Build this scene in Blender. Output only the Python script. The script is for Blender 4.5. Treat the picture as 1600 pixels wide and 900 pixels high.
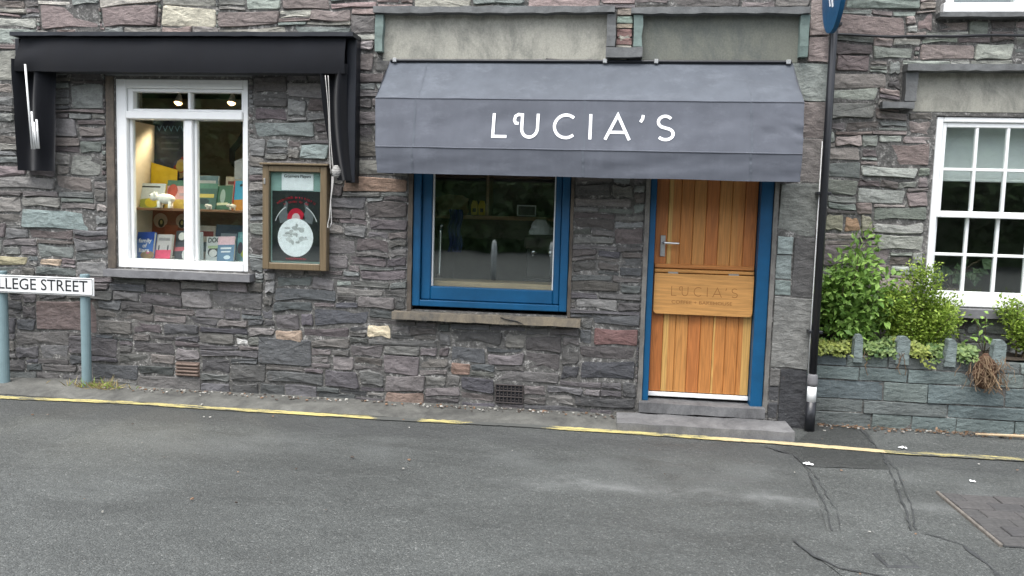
import bpy, bmesh, math, random
import numpy as np
from mathutils import Vector, Matrix, noise as mnoise, Euler

for o in list(bpy.data.objects): bpy.data.objects.remove(o)
scene = bpy.context.scene
col = scene.collection
R = math.radians

# ------------------------------------------------------------------ camera
cam_d = bpy.data.cameras.new('camera'); cam = bpy.data.objects.new('camera', cam_d); col.objects.link(cam)
cam_d.sensor_width = 36; cam_d.lens = 28.125; cam_d.clip_end = 600; cam_d.clip_start = 0.05
fw = Vector((-0.11824866, 0.9890438, -0.08837198)); rt = Vector((0.99222659, 0.12116499, 0.02838019)); up = Vector((-0.03877684, 0.08432911, 0.99568316))
m = Matrix((rt, up, -fw)).transposed().to_4x4(); m.translation = Vector((0.696, -6.0484, 1.5))
cam.matrix_world = m
scene.camera = cam

# ------------------------------------------------------------------ sky and sun (overcast)
SUN_EL, SUN_AZ = R(68), R(205)          # azimuth clockwise from +Y: behind the camera, a little to the left
w = bpy.data.worlds.new('World'); scene.world = w; w.use_nodes = True
nt = w.node_tree; nt.nodes.clear()
sky = nt.nodes.new('ShaderNodeTexSky'); sky.sky_type = 'NISHITA'; sky.sun_disc = False
sky.sun_elevation = SUN_EL; sky.sun_rotation = SUN_AZ; sky.air_density = 1.0; sky.dust_density = 3.0
hs = nt.nodes.new('ShaderNodeHueSaturation'); hs.inputs['Saturation'].default_value = 0.36
bg = nt.nodes.new('ShaderNodeBackground'); bg.inputs['Strength'].default_value = 0.15
wo = nt.nodes.new('ShaderNodeOutputWorld')
nt.links.new(sky.outputs[0], hs.inputs['Color']); nt.links.new(hs.outputs[0], bg.inputs['Color']); nt.links.new(bg.outputs[0], wo.inputs[0])
sd = bpy.data.lights.new('sun', 'SUN'); sd.energy = 1.2; sd.angle = R(50); sd.color = (1, 0.985, 0.96)
sun = bpy.data.objects.new('sun', sd); col.objects.link(sun)
sdir = Vector((math.sin(SUN_AZ) * math.cos(SUN_EL), math.cos(SUN_AZ) * math.cos(SUN_EL), math.sin(SUN_EL)))
sun.rotation_euler = sdir.to_track_quat('Z', 'Y').to_euler(); sun.location = (0, -10, 12)
vs = scene.view_settings; vs.view_transform = 'Standard'; vs.look = 'None'; vs.gamma = 1; vs.exposure = 1.6
vs.use_curve_mapping = False

# ------------------------------------------------------------------ helpers
def lin(c): 
    c /= 255
    return c / 12.92 if c <= .04045 else ((c + .055) / 1.055) ** 2.4
def S(r, g, b, k=1.0): return (lin(r) * k, lin(g) * k, lin(b) * k, 1)
WT = {}
def tag(o, label=None, cat=None, group=None, kind=None):
    if label: o['label'] = label
    if cat: o['category'] = cat
    if group: o['group'] = group
    if kind: o['kind'] = kind
    return o
def empty(name, loc, label=None, cat=None, group=None, rot=None):
    o = bpy.data.objects.new(name, None); col.objects.link(o); o.location = loc; o.empty_display_size = .1
    if rot: o.rotation_euler = rot; WT[o] = Vector((0, 0, 0))
    else: WT[o] = Vector(loc)
    return tag(o, label, cat, group)
def local_root(name, loc, rot, label, cat, group=None):
    o = empty(name, loc, label, cat, group); o.rotation_euler = rot; WT[o] = Vector((0, 0, 0)); return o

class MB:
    def __init__(s): s.v = []; s.f = []; s.mi = []; s.c = []
    def add(s, vs, fs, mi=0, c=None):
        b = len(s.v); s.v += [tuple(p) for p in vs]
        for f in fs: s.f.append(tuple(i + b for i in f)); s.mi.append(mi); s.c.append(c or (1, 1, 1, 1))
        return s
    def box(s, x0, x1, y0, y1, z0, z1, b=.004, mi=0, c=None, M=None):
        b = min(b, (x1 - x0) * .3, (y1 - y0) * .3, (z1 - z0) * .3)
        lo = (x0, y0, z0); hi = (x1, y1, z1); vid = {}; vs = []
        cen = ((x0 + x1) / 2, (y0 + y1) / 2, (z0 + z1) / 2)
        sg = [(i, j, k) for i in (0, 1) for j in (0, 1) for k in (0, 1)]
        for q in sg:
            for a in range(3):
                p = []
                for d in range(3):
                    e = hi[d] if q[d] else lo[d]
                    if d != a: e += -b if q[d] else b
                    p.append(e)
                vid[q, a] = len(vs); vs.append(p)
        fs = []
        for a in range(3):
            d1, d2 = [d for d in range(3) if d != a]
            for sa in (0, 1):
                f = []
                for u, v in ((0, 0), (1, 0), (1, 1), (0, 1)):
                    q = [0, 0, 0]; q[a] = sa; q[d1] = u; q[d2] = v; f.append(vid[tuple(q), a])
                fs.append(f)
            for u in (0, 1):
                for v in (0, 1):                      # edges parallel to axis a
                    q0 = [0, 0, 0]; q0[d1] = u; q0[d2] = v; q1 = list(q0); q1[a] = 1
                    fs.append([vid[tuple(q0), d1], vid[tuple(q1), d1], vid[tuple(q1), d2], vid[tuple(q0), d2]])
        for q in sg: fs.append([vid[q, 0], vid[q, 1], vid[q, 2]])
        out = []
        for f in fs:                                   # orient outward
            p = [Vector(vs[i]) for i in f]; n = (p[1] - p[0]).cross(p[2] - p[0]); mid = sum(p, Vector()) / len(p)
            out.append(f if n.dot(mid - Vector(cen)) > 0 else f[::-1])
        if M is not None: vs = [M @ Vector(p) for p in vs]
        return s.add(vs, out, mi, c)
    def tube(s, pts, r, n=10, mi=0, c=None, caps=True):
        pts = [Vector(p) for p in pts]; rr = r if isinstance(r, (list, tuple)) else [r] * len(pts)
        vs = []; fs = []; prev = None
        for i, p in enumerate(pts):
            t = (pts[min(i + 1, len(pts) - 1)] - pts[max(i - 1, 0)]).normalized()
            a = prev if prev is not None else (Vector((1, 0, 0)) if abs(t.x) < .8 else Vector((0, 1, 0)))
            u = (a - t * a.dot(t)).normalized(); v = t.cross(u); prev = u
            for k in range(n):
                an = 2 * math.pi * k / n; vs.append(p + (u * math.cos(an) + v * math.sin(an)) * rr[i])
        for i in range(len(pts) - 1):
            for k in range(n):
                k2 = (k + 1) % n; fs.append((i * n + k, i * n + k2, (i + 1) * n + k2, (i + 1) * n + k))
        if caps:
            fs.append(tuple(range(n))[::-1]); fs.append(tuple((len(pts) - 1) * n + k for k in range(n)))
        return s.add(vs, fs, mi, c)
    def prism(s, poly, to3, d0, d1, mi=0, c=None):      # poly ccw 2d, to3(u,v,d)
        n = len(poly); vs = [to3(u, v, d0) for u, v in poly] + [to3(u, v, d1) for u, v in poly]
        fs = [tuple(range(n)), tuple(range(n, 2 * n))[::-1]] + [(i, n + i, n + (i + 1) % n, (i + 1) % n) for i in range(n)]
        return s.add(vs, fs, mi, c)
    def build(s, name, mat, parent=None, smooth=False, org=None, recalc=False):
        if not s.v: return None
        a = np.array(s.v, dtype=float); lo = a.min(0); hi = a.max(0)
        c = Vector(org) if org is not None else Vector(((lo[0] + hi[0]) / 2, (lo[1] + hi[1]) / 2, lo[2]))
        me = bpy.data.meshes.new(name); me.from_pydata((a - np.array(c)).tolist(), [], s.f)
        for mt in (mat if isinstance(mat, (list, tuple)) else [mat]): me.materials.append(mt)
        me.polygons.foreach_set('material_index', s.mi)
        at = me.color_attributes.new('tint', 'FLOAT_COLOR', 'CORNER')
        buf = []
        for f, cc in zip(s.f, s.c):
            buf += list(cc) * len(f)
        at.data.foreach_set('color', buf)
        if smooth: me.polygons.foreach_set('use_smooth', [True] * len(s.f))
        me.update()
        if recalc:
            bm = bmesh.new(); bm.from_mesh(me); bmesh.ops.recalc_face_normals(bm, faces=bm.faces); bm.to_mesh(me); bm.free()
        o = bpy.data.objects.new(name, me); col.objects.link(o)
        if parent: o.parent = parent; o.location = c - WT[parent]
        else: o.location = c
        WT[o] = c
        return o
def bx(name, mat, parent, *a, b=.004, c=None): return MB().box(*a, b=b, c=c).build(name, mat, parent)

def text_geo(body, size, spacing=1.0, bold=0):
    cu = bpy.data.curves.new('t', 'FONT'); cu.body = body; cu.size = size; cu.align_x = 'CENTER'; cu.align_y = 'CENTER'
    cu.space_character = spacing; cu.offset = bold; cu.resolution_u = 3
    ob = bpy.data.objects.new('t', cu); col.objects.link(ob)
    dg = bpy.context.evaluated_depsgraph_get(); me = bpy.data.meshes.new_from_object(ob.evaluated_get(dg))
    vs = [tuple(v.co) for v in me.vertices]; fs = [tuple(p.vertices) for p in me.polygons]
    bpy.data.objects.remove(ob); bpy.data.curves.remove(cu); bpy.data.meshes.remove(me)
    return vs, fs
def add_text(mb, body, size, to3, spacing=1.0, bold=0, fitw=None, c=None, mi=0):
    vs, fs = text_geo(body, size, spacing, bold)
    if fitw:
        xs = [v[0] for v in vs]; k = fitw / (max(xs) - min(xs)); cx = (max(xs) + min(xs)) / 2
        vs = [((v[0] - cx) * k, v[1], 0) for v in vs]
    mb.add([to3(v[0], v[1]) for v in vs], fs, mi, c)
def stroke(mb, pts, th, to3, c=None, d0=0.0, d1=.0015):
    P = [Vector((p[0], p[1])) for p in pts]; L = []; Rr = []
    for i, p in enumerate(P):
        t0 = (P[i] - P[i - 1]).normalized() if i > 0 else None
        t1 = (P[i + 1] - P[i]).normalized() if i < len(P) - 1 else None
        t = ((t0 or t1) + (t1 or t0)).normalized(); n = Vector((-t.y, t.x))
        k = 1 / max(.4, n.dot(Vector((-(t0 or t1).y, (t0 or t1).x))))
        L.append(p + n * th / 2 * k); Rr.append(p - n * th / 2 * k)
    n = len(P)
    vs = [to3(p.x, p.y, d1) for p in L] + [to3(p.x, p.y, d1) for p in Rr] + [to3(p.x, p.y, d0) for p in L] + [to3(p.x, p.y, d0) for p in Rr]
    fs = []
    for i in range(n - 1):
        fs += [(i, n + i, n + i + 1, i + 1), (2 * n + i, i, i + 1, 2 * n + i + 1), (n + i, 3 * n + i, 3 * n + i + 1, n + i + 1)]
    fs += [(0, 2 * n, 3 * n, n), (n - 1, 2 * n - 1, 4 * n - 1, 3 * n - 1)]
    mb.add(vs, fs, 0, c)
class Letters:                                             # collects each stroke of a letter into the mesh of that letter
    def __init__(s, cuts): s.cuts = cuts; s.m = {}
    def add(s, vs, fs, mi=0, c=None):
        vs = list(vs); x = sum(p[0] for p in vs) / len(vs); k = sum(x > q for q in s.cuts); s.m.setdefault(k, MB()).add(vs, fs, mi, c)
def arc(cx, cy, rx, ry, a0, a1, n=14): return [(cx + rx * math.cos(R(a0 + (a1 - a0) * i / n)), cy + ry * math.sin(R(a0 + (a1 - a0) * i / n))) for i in range(n + 1)]

# ------------------------------------------------------------------ materials
class NT:
    def __init__(s, name):
        s.m = bpy.data.materials.new(name); s.m.use_nodes = True; s.t = s.m.node_tree; s.t.nodes.clear()
        s.out = s.n('ShaderNodeOutputMaterial'); s.p = s.n('ShaderNodeBsdfPrincipled'); s.l(s.p.outputs[0], s.out.inputs[0])
        s.tc = s.n('ShaderNodeTexCoord')
    def n(s, t, **k):
        x = s.t.nodes.new(t)
        for a, b in k.items(): setattr(x, a, b)
        return x
    def l(s, a, b): s.t.links.new(a, b)
    def set(s, sock, v):
        if hasattr(v, 'is_output') or hasattr(v, 'links'): s.l(v, sock)
        else: sock.default_value = v
    def mapv(s, scale=(1, 1, 1), src='Object', loc=(0, 0, 0), rot=(0, 0, 0)):
        x = s.n('ShaderNodeMapping'); x.inputs['Scale'].default_value = scale; x.inputs['Location'].default_value = loc; x.inputs['Rotation'].default_value = rot
        s.l(s.tc.outputs[src] if isinstance(src, str) else src, x.inputs[0]); return x.outputs[0]
    def noise(s, scale, detail=4, rough=.6, vec=None, dist=0):
        x = s.n('ShaderNodeTexNoise'); x.inputs['Scale'].default_value = scale; x.inputs['Detail'].default_value = detail; x.inputs['Roughness'].default_value = rough; x.inputs['Distortion'].default_value = dist
        s.l(vec if vec is not None else s.tc.outputs['Object'], x.inputs['Vector']); return x.outputs['Fac']
    def vor(s, scale, vec=None, feature='F1', out='Distance'):
        x = s.n('ShaderNodeTexVoronoi', feature=feature); x.inputs['Scale'].default_value = scale
        s.l(vec if vec is not None else s.tc.outputs['Object'], x.inputs['Vector']); return x.outputs[out]
    def ramp(s, fac, *stops):
        x = s.n('ShaderNodeValToRGB'); e = x.color_ramp.elements
        while len(e) > 1: e.remove(e[0])
        e[0].position = stops[0][0]; e[0].color = (stops[0][1],) * 3 + (1,) if not isinstance(stops[0][1], tuple) else stops[0][1]
        for p, c in stops[1:]:
            k = e.new(p); k.color = (c,) * 3 + (1,) if not isinstance(c, tuple) else c
        s.l(fac, x.inputs[0]); return x.outputs[0]
    def mix(s, fac, a, b, mode='MIX'):
        x = s.n('ShaderNodeMix', data_type='RGBA', blend_type=mode); s.set(x.inputs[0], fac); s.set(x.inputs[6], a); s.set(x.inputs[7], b); return x.outputs[2]
    def math(s, op, a, b=0.0):
        x = s.n('ShaderNodeMath', operation=op); s.set(x.inputs[0], a); s.set(x.inputs[1], b); return x.outputs[0]
    def bump(s, h, st=.5, d=.01, normal=None):
        x = s.n('ShaderNodeBump'); x.inputs['Strength'].default_value = st; x.inputs['Distance'].default_value = d; s.l(h, x.inputs['Height'])
        if normal is not None: s.l(normal, x.inputs['Normal'])
        s.l(x.outputs[0], s.p.inputs['Normal']); return x.outputs[0]
    def fin(s, c=None, rough=None, metal=None, spec=None):
        if c is not None: s.set(s.p.inputs['Base Color'], c)
        if rough is not None: s.set(s.p.inputs['Roughness'], rough)
        if metal is not None: s.p.inputs['Metallic'].default_value = metal
        if spec is not None: s.p.inputs['Specular IOR Level'].default_value = spec
        return s.m
def plain(name, c, rough=.6, var=.18, scale=14, bump=.15, bd=.004, metal=0, spec=.4, stretch=(1, 1, 1), tint=False):
    t = NT(name); v = t.mapv(stretch); n1 = t.noise(scale, 5, .65, v); n2 = t.noise(scale * 6, 3, .6, v)
    base = c
    if tint:
        a = t.n('ShaderNodeAttribute', attribute_name='tint'); base = a.outputs['Color']
    f = t.ramp(n1, (.3, 1 - var), (.7, 1 + var))
    cc = t.mix(1.0, base, f, 'MULTIPLY'); 
    if bump: t.bump(t.math('ADD', n1, t.math('MULTIPLY', n2, .5)), bump, bd)
    return t.fin(cc, t.math('ADD', t.math('MULTIPLY', n2, .2), rough - .1), metal, spec)

def stone_material():
    t = NT('rubble_stone'); a = t.n('ShaderNodeAttribute', attribute_name='tint'); gi = t.n('ShaderNodeNewGeometry')
    off = t.n('ShaderNodeVectorMath', operation='SCALE'); off.inputs[0].default_value = (37, 11, 53); t.l(gi.outputs['Random Per Island'], off.inputs['Scale'])
    ad = t.n('ShaderNodeVectorMath', operation='ADD'); t.l(t.tc.outputs['Object'], ad.inputs[0]); t.l(off.outputs[0], ad.inputs[1])
    v = t.mapv((1, 1, 1.3), ad.outputs[0], rot=(0, R(9), 0)); v0 = ad.outputs[0]
    big = t.noise(7, 5, .62, v, .4); med = t.noise(28, 5, .7, v, .3); fine = t.noise(160, 3, .7, v0)
    c = t.mix(1.0, a.outputs['Color'], t.ramp(big, (.28, .72), (.5, 1.0), (.74, 1.32)), 'MULTIPLY')
    c = t.mix(1.0, c, t.ramp(med, (.3, .78), (.7, 1.22)), 'MULTIPLY')
    c = t.mix(1.0, c, t.ramp(fine, (.3, .8), (.72, 1.2)), 'MULTIPLY')
    rust = t.ramp(t.noise(9, 3, .6, v0), (.68, 0.0), (.80, .3)); c = t.mix(rust, c, (.105, .062, .04, 1))
    lich = t.math('MULTIPLY', t.ramp(t.noise(46, 3, .8, v0), (.62, 0.0), (.68, .75)), t.ramp(t.noise(6, 2, .5, v0), (.44, 0.0), (.6, 1.0)))
    c = t.mix(lich, c, (.30, .30, .27, 1))
    rid = t.noise(13, 6, .74, t.mapv((.9, 1, 1.6), ad.outputs[0], rot=(0, R(-8), 0)), 1.2); fac = t.vor(15, t.mapv((.8, 1, 2.0), ad.outputs[0], rot=(0, R(12), 0)), out='Distance')
    h = t.math('ADD', t.math('ADD', t.math('MULTIPLY', rid, 1.1), t.math('MULTIPLY', fac, .5)), t.math('ADD', t.math('MULTIPLY', med, .5), t.math('MULTIPLY', fine, .16)))
    t.bump(h, .75, .018)
    return t.fin(c, t.ramp(med, (.3, .62), (.7, .88)), spec=.35)
def mortar_material():
    t = NT('dark_mortar'); n = t.noise(30, 4, .7); n2 = t.noise(5, 3, .6)
    c = t.ramp(n, (.33, (.07, .069, .066, 1)), (.55, (.13, .127, .12, 1)), (.68, (.38, .37, .35, 1)))
    c = t.mix(t.ramp(n2, (.55, 0.0), (.75, .5)), c, (.21, .20, .185, 1))
    t.bump(n, .8, .02); return t.fin(c, .9, spec=.2)
def wood_material(name, dist=1.0, horiz=False):
    t = NT(name); a = t.n('ShaderNodeAttribute', attribute_name='tint'); gi = t.n('ShaderNodeObjectInfo')
    off = t.n('ShaderNodeVectorMath', operation='SCALE'); off.inputs[0].default_value = (9, 31, 17); t.l(gi.outputs['Random'], off.inputs['Scale'])
    ad = t.n('ShaderNodeVectorMath', operation='ADD'); t.l(t.tc.outputs['Object'], ad.inputs[0]); t.l(off.outputs[0], ad.inputs[1])
    v = t.mapv((.5, 6, 9) if horiz else (9, 6, .55), ad.outputs[0])
    warp = t.noise(1.6, 2, .5, v); fib = t.noise(14, 4, .7, t.mapv((.6, 5, 9) if horiz else (9, 5, .4), ad.outputs[0]))
    wv = t.n('ShaderNodeMath', operation='SINE'); t.l(t.math('MULTIPLY', warp, 62.0 * dist), wv.inputs[0])
    g = t.math('ADD', t.math('MULTIPLY', wv.outputs[0], .5), .5)
    c = t.mix(1.0, a.outputs['Color'], t.ramp(g, (0.0, .86), (.5, .99), (1.0, 1.06)), 'MULTIPLY')
    c = t.mix(1.0, c, t.ramp(fib, (.3, .82), (.7, 1.12)), 'MULTIPLY')
    t.bump(t.math('ADD', fib, t.math('MULTIPLY', g, .3)), .12, .003)
    return t.fin(c, .38, spec=.45)
def fabric_material(name, c, streak=.25, dust=None, rough=.85):
    t = NT(name); n1 = t.noise(3.2, 5, .65, t.mapv((1, 1, 1.0)), .5); n2 = t.noise(2.4, 4, .6, t.mapv((5, 5, .5))); n3 = t.noise(26, 3, .6)
    cc = t.mix(1.0, c, t.ramp(n1, (.3, 1 - streak), (.7, 1 + streak)), 'MULTIPLY')
    cc = t.mix(1.0, cc, t.ramp(n2, (.3, 1 - streak * .6), (.7, 1 + streak * .6)), 'MULTIPLY')
    if dust: cc = t.mix(t.ramp(t.noise(5, 6, .75, t.mapv((1, 1, 2))), (.52, 0.0), (.85, .22)), cc, dust)
    wx = t.vor(420); t.bump(t.math('ADD', t.math('MULTIPLY', n3, .6), t.math('MULTIPLY', wx, .25)), .12, .004)
    m = t.fin(cc, rough, spec=.25); t.p.inputs['Sheen Weight'].default_value = .15; return m
def asphalt_material(name, k=1.0, band=True):
    t = NT(name); o = t.tc.outputs['Object']
    sp = t.vor(125, o, out='Color'); spd = t.vor(125, o); bw = t.n('ShaderNodeRGBToBW'); t.l(sp, bw.inputs[0])
    sp2 = t.vor(260, o, out='Color'); bw2 = t.n('ShaderNodeRGBToBW'); t.l(sp2, bw2.inputs[0])
    big = t.noise(.9, 4, .6, t.mapv((.6, 1.4, 1)), .6); med = t.noise(5, 5, .65, t.mapv((.6, 1.4, 1)), .5)
    c = t.ramp(bw.outputs[0], (.15, (.066 * k, .071 * k, .068 * k, 1)), (.55, (.086 * k, .092 * k, .088 * k, 1)), (.80, (.105 * k, .112 * k, .107 * k, 1)), (.95, (.18 * k, .186 * k, .176 * k, 1)))
    c = t.mix(.5, c, t.mix(1.0, c, t.ramp(bw2.outputs[0], (.2, .5), (.8, 1.7)), 'MULTIPLY')); c = t.mix(1.0, c, t.ramp(t.noise(38, 4, .75), (.3, .82), (.7, 1.2)), 'MULTIPLY')
    c = t.mix(1.0, c, t.ramp(big, (.32, .78), (.55, 1.02), (.72, 1.22)), 'MULTIPLY'); c = t.mix(1.0, c, t.ramp(med, (.3, .90), (.7, 1.10)), 'MULTIPLY')
    rough = t.ramp(med, (.3, .55), (.7, .8))
    if band:
        sx = t.n('ShaderNodeSeparateXYZ'); t.l(o, sx.inputs[0])
        wob = t.noise(1.3, 4, .6); y = t.math('ADD', sx.outputs['Y'], t.math('MULTIPLY', wob, .5))
        # pale scuffed dust left along the wheel path and a smooth tar-rich strip by the gutter
        d = t.math('ABSOLUTE', t.math('ADD', y, 1.36)); st = t.math('MULTIPLY', t.ramp(d, (.0, .8), (.05, .45), (.14, 0.0)), t.ramp(sx.outputs['X'], (0.0, .0), (.35, 1.0)))
        c = t.mix(t.math('MULTIPLY', st, t.ramp(t.noise(4, 5, .7), (.38, .1), (.62, .9))), c, (.155, .162, .158, 1))
        d2 = t.math('ABSOLUTE', t.math('ADD', y, .45)); g = t.ramp(d2, (.12, .75), (.28, 0.0)); c = t.mix(g, c, t.mix(.6, (.030, .031, .033, 1), c))
        d3 = t.math('ABSOLUTE', t.math('ADD', y, .98)); g3 = t.math('MULTIPLY', t.ramp(d3, (.10, .38), (.36, 0.0)), t.ramp(t.noise(1.7, 4, .6), (.42, 0.0), (.6, 1.0))); c = t.mix(g3, c, (.115, .122, .119, 1))
        d4 = t.ramp(t.noise(14, 4, .75, t.mapv((.25, 1.6, 1))), (.66, 0.0), (.74, .6)); c = t.mix(d4, c, (.03, .031, .032, 1))
    h = t.math('ADD', t.math('MULTIPLY', spd, -1.0), t.math('MULTIPLY', med, .8)); t.bump(h, .7, .006)
    return t.fin(c, rough, spec=.4)
def leaf_material(name, c1, c2, trans=.25):
    t = NT(name); gi = t.n('ShaderNodeNewGeometry'); n = t.noise(3, 3, .6)
    f = t.math('ADD', t.math('MULTIPLY', gi.outputs['Random Per Island'], .7), t.math('MULTIPLY', n, .4))
    c = t.ramp(f, (.15, c1), (.9, c2)); t.fin(c, .5, spec=.35)
    t.p.inputs['Subsurface Weight'].default_value = 0
    tr = t.n('ShaderNodeBsdfTranslucent'); t.l(c, tr.inputs[0]); mx = t.n('ShaderNodeMixShader'); mx.inputs[0].default_value = trans
    t.l(t.p.outputs[0], mx.inputs[1]); t.l(tr.outputs[0], mx.inputs[2]); t.l(mx.outputs[0], t.out.inputs[0]); return t.m
def glass_material():
    t = NT('window_glass'); g = t.n('ShaderNodeBsdfGlossy'); g.inputs['Roughness'].default_value = .02; g.inputs[0].default_value = (.95, 1, .98, 1)
    tr = t.n('ShaderNodeBsdfTransparent'); tr.inputs[0].default_value = (.93, .96, .95, 1); fr = t.n('ShaderNodeFresnel'); gi = t.n('ShaderNodeNewGeometry'); t.l(t.math('ADD', 1.95, t.math('MULTIPLY', gi.outputs['Backfacing'], -1.4372)), fr.inputs[0])
    n = t.noise(2.2, 2, .5); b = t.n('ShaderNodeBump'); b.inputs['Strength'].default_value = .04; b.inputs['Distance'].default_value = .02; t.l(n, b.inputs['Height']); t.l(b.outputs[0], g.inputs['Normal'])
    mx = t.n('ShaderNodeMixShader'); t.l(fr.outputs[0], mx.inputs[0]); t.l(tr.outputs[0], mx.inputs[1]); t.l(g.outputs[0], mx.inputs[2]); t.l(mx.outputs[0], t.out.inputs[0]); return t.m
def emit_material(name, c, s):
    t = NT(name); t.p.inputs['Emission Color'].default_value = c; t.p.inputs['Emission Strength'].default_value = s; return t.fin(c, .4)
def worn_line_material():
    t = NT('worn_yellow_paint'); o = t.tc.outputs['Object']; a = t.n('ShaderNodeAttribute', attribute_name='tint')
    n = t.noise(9, 6, .76, t.mapv((.5, 3.2, 1))); n2 = t.noise(70, 3, .7)
    sx = t.n('ShaderNodeSeparateColor'); t.l(a.outputs['Color'], sx.inputs[0])
    wear = t.math('ADD', t.math('ADD', t.math('MULTIPLY', n, 1.0), t.math('MULTIPLY', n2, .35)), sx.outputs[2])
    pt = t.mix(sx.outputs[1], (.47, .405, .16, 1), (.44, .36, .21, 1)); pt = t.mix(1.0, pt, t.ramp(n2, (.3, .8), (.7, 1.15)), 'MULTIPLY')
    c = t.mix(t.ramp(wear, (.80, 0.0), (.94, 1.0)), pt, (.075, .078, .073, 1)); t.bump(n2, .4, .003)
    return t.fin(c, .7, spec=.3)
def render_material(name, c, dark, lo=.42, hi=.62):
    t = NT(name); n = t.noise(3.1, 6, .7, t.mapv((1, 1, .8)), .8); n2 = t.noise(11, 6, .75, t.mapv((1.6, 1, .6)), .4); n3 = t.noise(90, 3, .7)
    f = t.math('ADD', t.math('MULTIPLY', n, .7), t.math('MULTIPLY', n2, .3))
    cc = t.mix(t.ramp(f, (lo, 1.0), (hi, 0.0)), c, dark); cc = t.mix(1.0, cc, t.ramp(n3, (.3, .85), (.7, 1.12)), 'MULTIPLY')
    t.bump(t.math('ADD', n2, t.math('MULTIPLY', n3, .4)), .5, .006); return t.fin(cc, .85, spec=.25)

MS = stone_material(); MM = mortar_material(); MG = glass_material()
M_white = plain('white_gloss_paint', (.80, .81, .80, 1), .38, .04, 9, .06); M_blue = plain('blue_paint', S(5, 86, 130, .74), .45, .16, 6, .12, spec=.45)
M_slate = plain('slate_ledge', S(120, 122, 122, .62), .75, .28, 12, .5, .01); M_greenslate = plain('green_slate', S(130, 148, 142, .66), .75, .22, 12, .5, .01)
M_sill = render_material('weathered_sill', S(158, 146, 126, .66), S(112, 108, 102, .62), .40, .60)
M_greysill = plain('grey_slate_sill', S(128, 128, 130, .68), .7, .2, 10, .4, .008)
M_cement = render_material('cement_reveal', S(138, 126, 112, .62), S(96, 90, 84, .6)); M_greycement = render_material('grey_cement_reveal', S(165, 162, 156, .64), S(124, 121, 116, .6))
M_panel = render_material('cream_render', S(186, 184, 172, .70), S(128, 130, 124, .62), .32, .54); M_panel2 = render_material('grey_render', S(134, 136, 126, .68), S(112, 117, 114, .62), .34, .54)
M_awn = fabric_material('grey_canvas', S(98, 102, 111, .68), .09, S(150, 155, 165, .8)); M_awnt = fabric_material('skylit_canvas', S(107, 113, 122, .57), .11, S(165, 172, 182, .8)); M_black = fabric_material('black_canvas', S(30, 34, 44, .28), .15, rough=.95)  # canopy top gets a slightly paler canvas: sky brightness put into its colour
M_blackp = plain('black_paint', S(34, 38, 46, .6), .45, .15, 8, .1); M_print = plain('white_print', (.82, .83, .84, 1), .6, .03, 20, 0)
M_door = wood_material('larch_plank'); M_shelfwood = wood_material('oiled_pine', .7, True)
M_steel = plain('brushed_steel', (.55, .55, .54, 1), .35, .08, 40, .05, metal=.9); M_chrome = plain('polished_chrome', (.75, .75, .75, 1), .22, .03, 10, 0, metal=1)
M_post = plain('blue_grey_post_paint', S(140, 165, 170, .66), .5, .10, 7, .15); M_sign = plain('white_sign_enamel', (.72, .73, .72, 1), .4, .06, 6, .05); M_ink = plain('black_lettering', (.015, .016, .018, 1), .5, .05, 20, 0)
M_oak = wood_material('varnished_oak', .8); M_tint = plain('printed_card', (1, 1, 1, 1), .42, .08, 18, .03, tint=True); M_tintv = plain('printed_art', (1, 1, 1, 1), .45, .14, 30, .03, tint=True)
M_paper = plain('book_pages', (.68, .65, .56, 1), .8, .05, 80, .05)
M_road = asphalt_material('asphalt', .66); M_patch = asphalt_material('asphalt_patch', .38, False); M_tar = plain('bitumen_seal', (.042, .044, .045, 1), .5, .35, 12, .4)
M_pave = render_material('gutter_concrete', S(136, 136, 130, .58), S(90, 90, 87, .58), .38, .66); M_step = render_material('step_stone', S(146, 146, 146, .6), S(104, 104, 105, .6), .36, .6)
M_line = worn_line_material(); M_pipe = plain('black_gloss_pipe', (.014, .015, .018, 1), .35, .15, 9, .1, spec=.5)
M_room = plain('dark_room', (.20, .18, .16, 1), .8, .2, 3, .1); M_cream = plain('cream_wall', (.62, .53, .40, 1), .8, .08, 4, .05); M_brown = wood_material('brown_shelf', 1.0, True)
M_rope = plain('white_cord', (.42, .41, .39, 1), .8, .15, 60, .4)
M_terra = plain('terracotta_vent', S(120, 104, 94, .8), .8, .2, 20, .3); M_iron = plain('rusty_iron', S(74, 68, 66, .7), .8, .25, 25, .4)
M_debris = plain('grit', (1, 1, 1, 1), .9, .3, 40, .3, tint=True)

# ------------------------------------------------------------------ ground
rng = random.Random(7)
def sheet(name, poly, z, mat, c=None, label=None, thick=.0):
    n = len(poly); mb = MB(); mb.add([(x, y, z) for x, y in poly], [tuple(range(n))], 0, c)
    return mb.build(name, mat, org=(0, 0, 0))
road = sheet('road', [(-150, -150), (150, -150), (150, 150), (-150, 150)], 0, M_road); tag(road, kind='structure')
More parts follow.
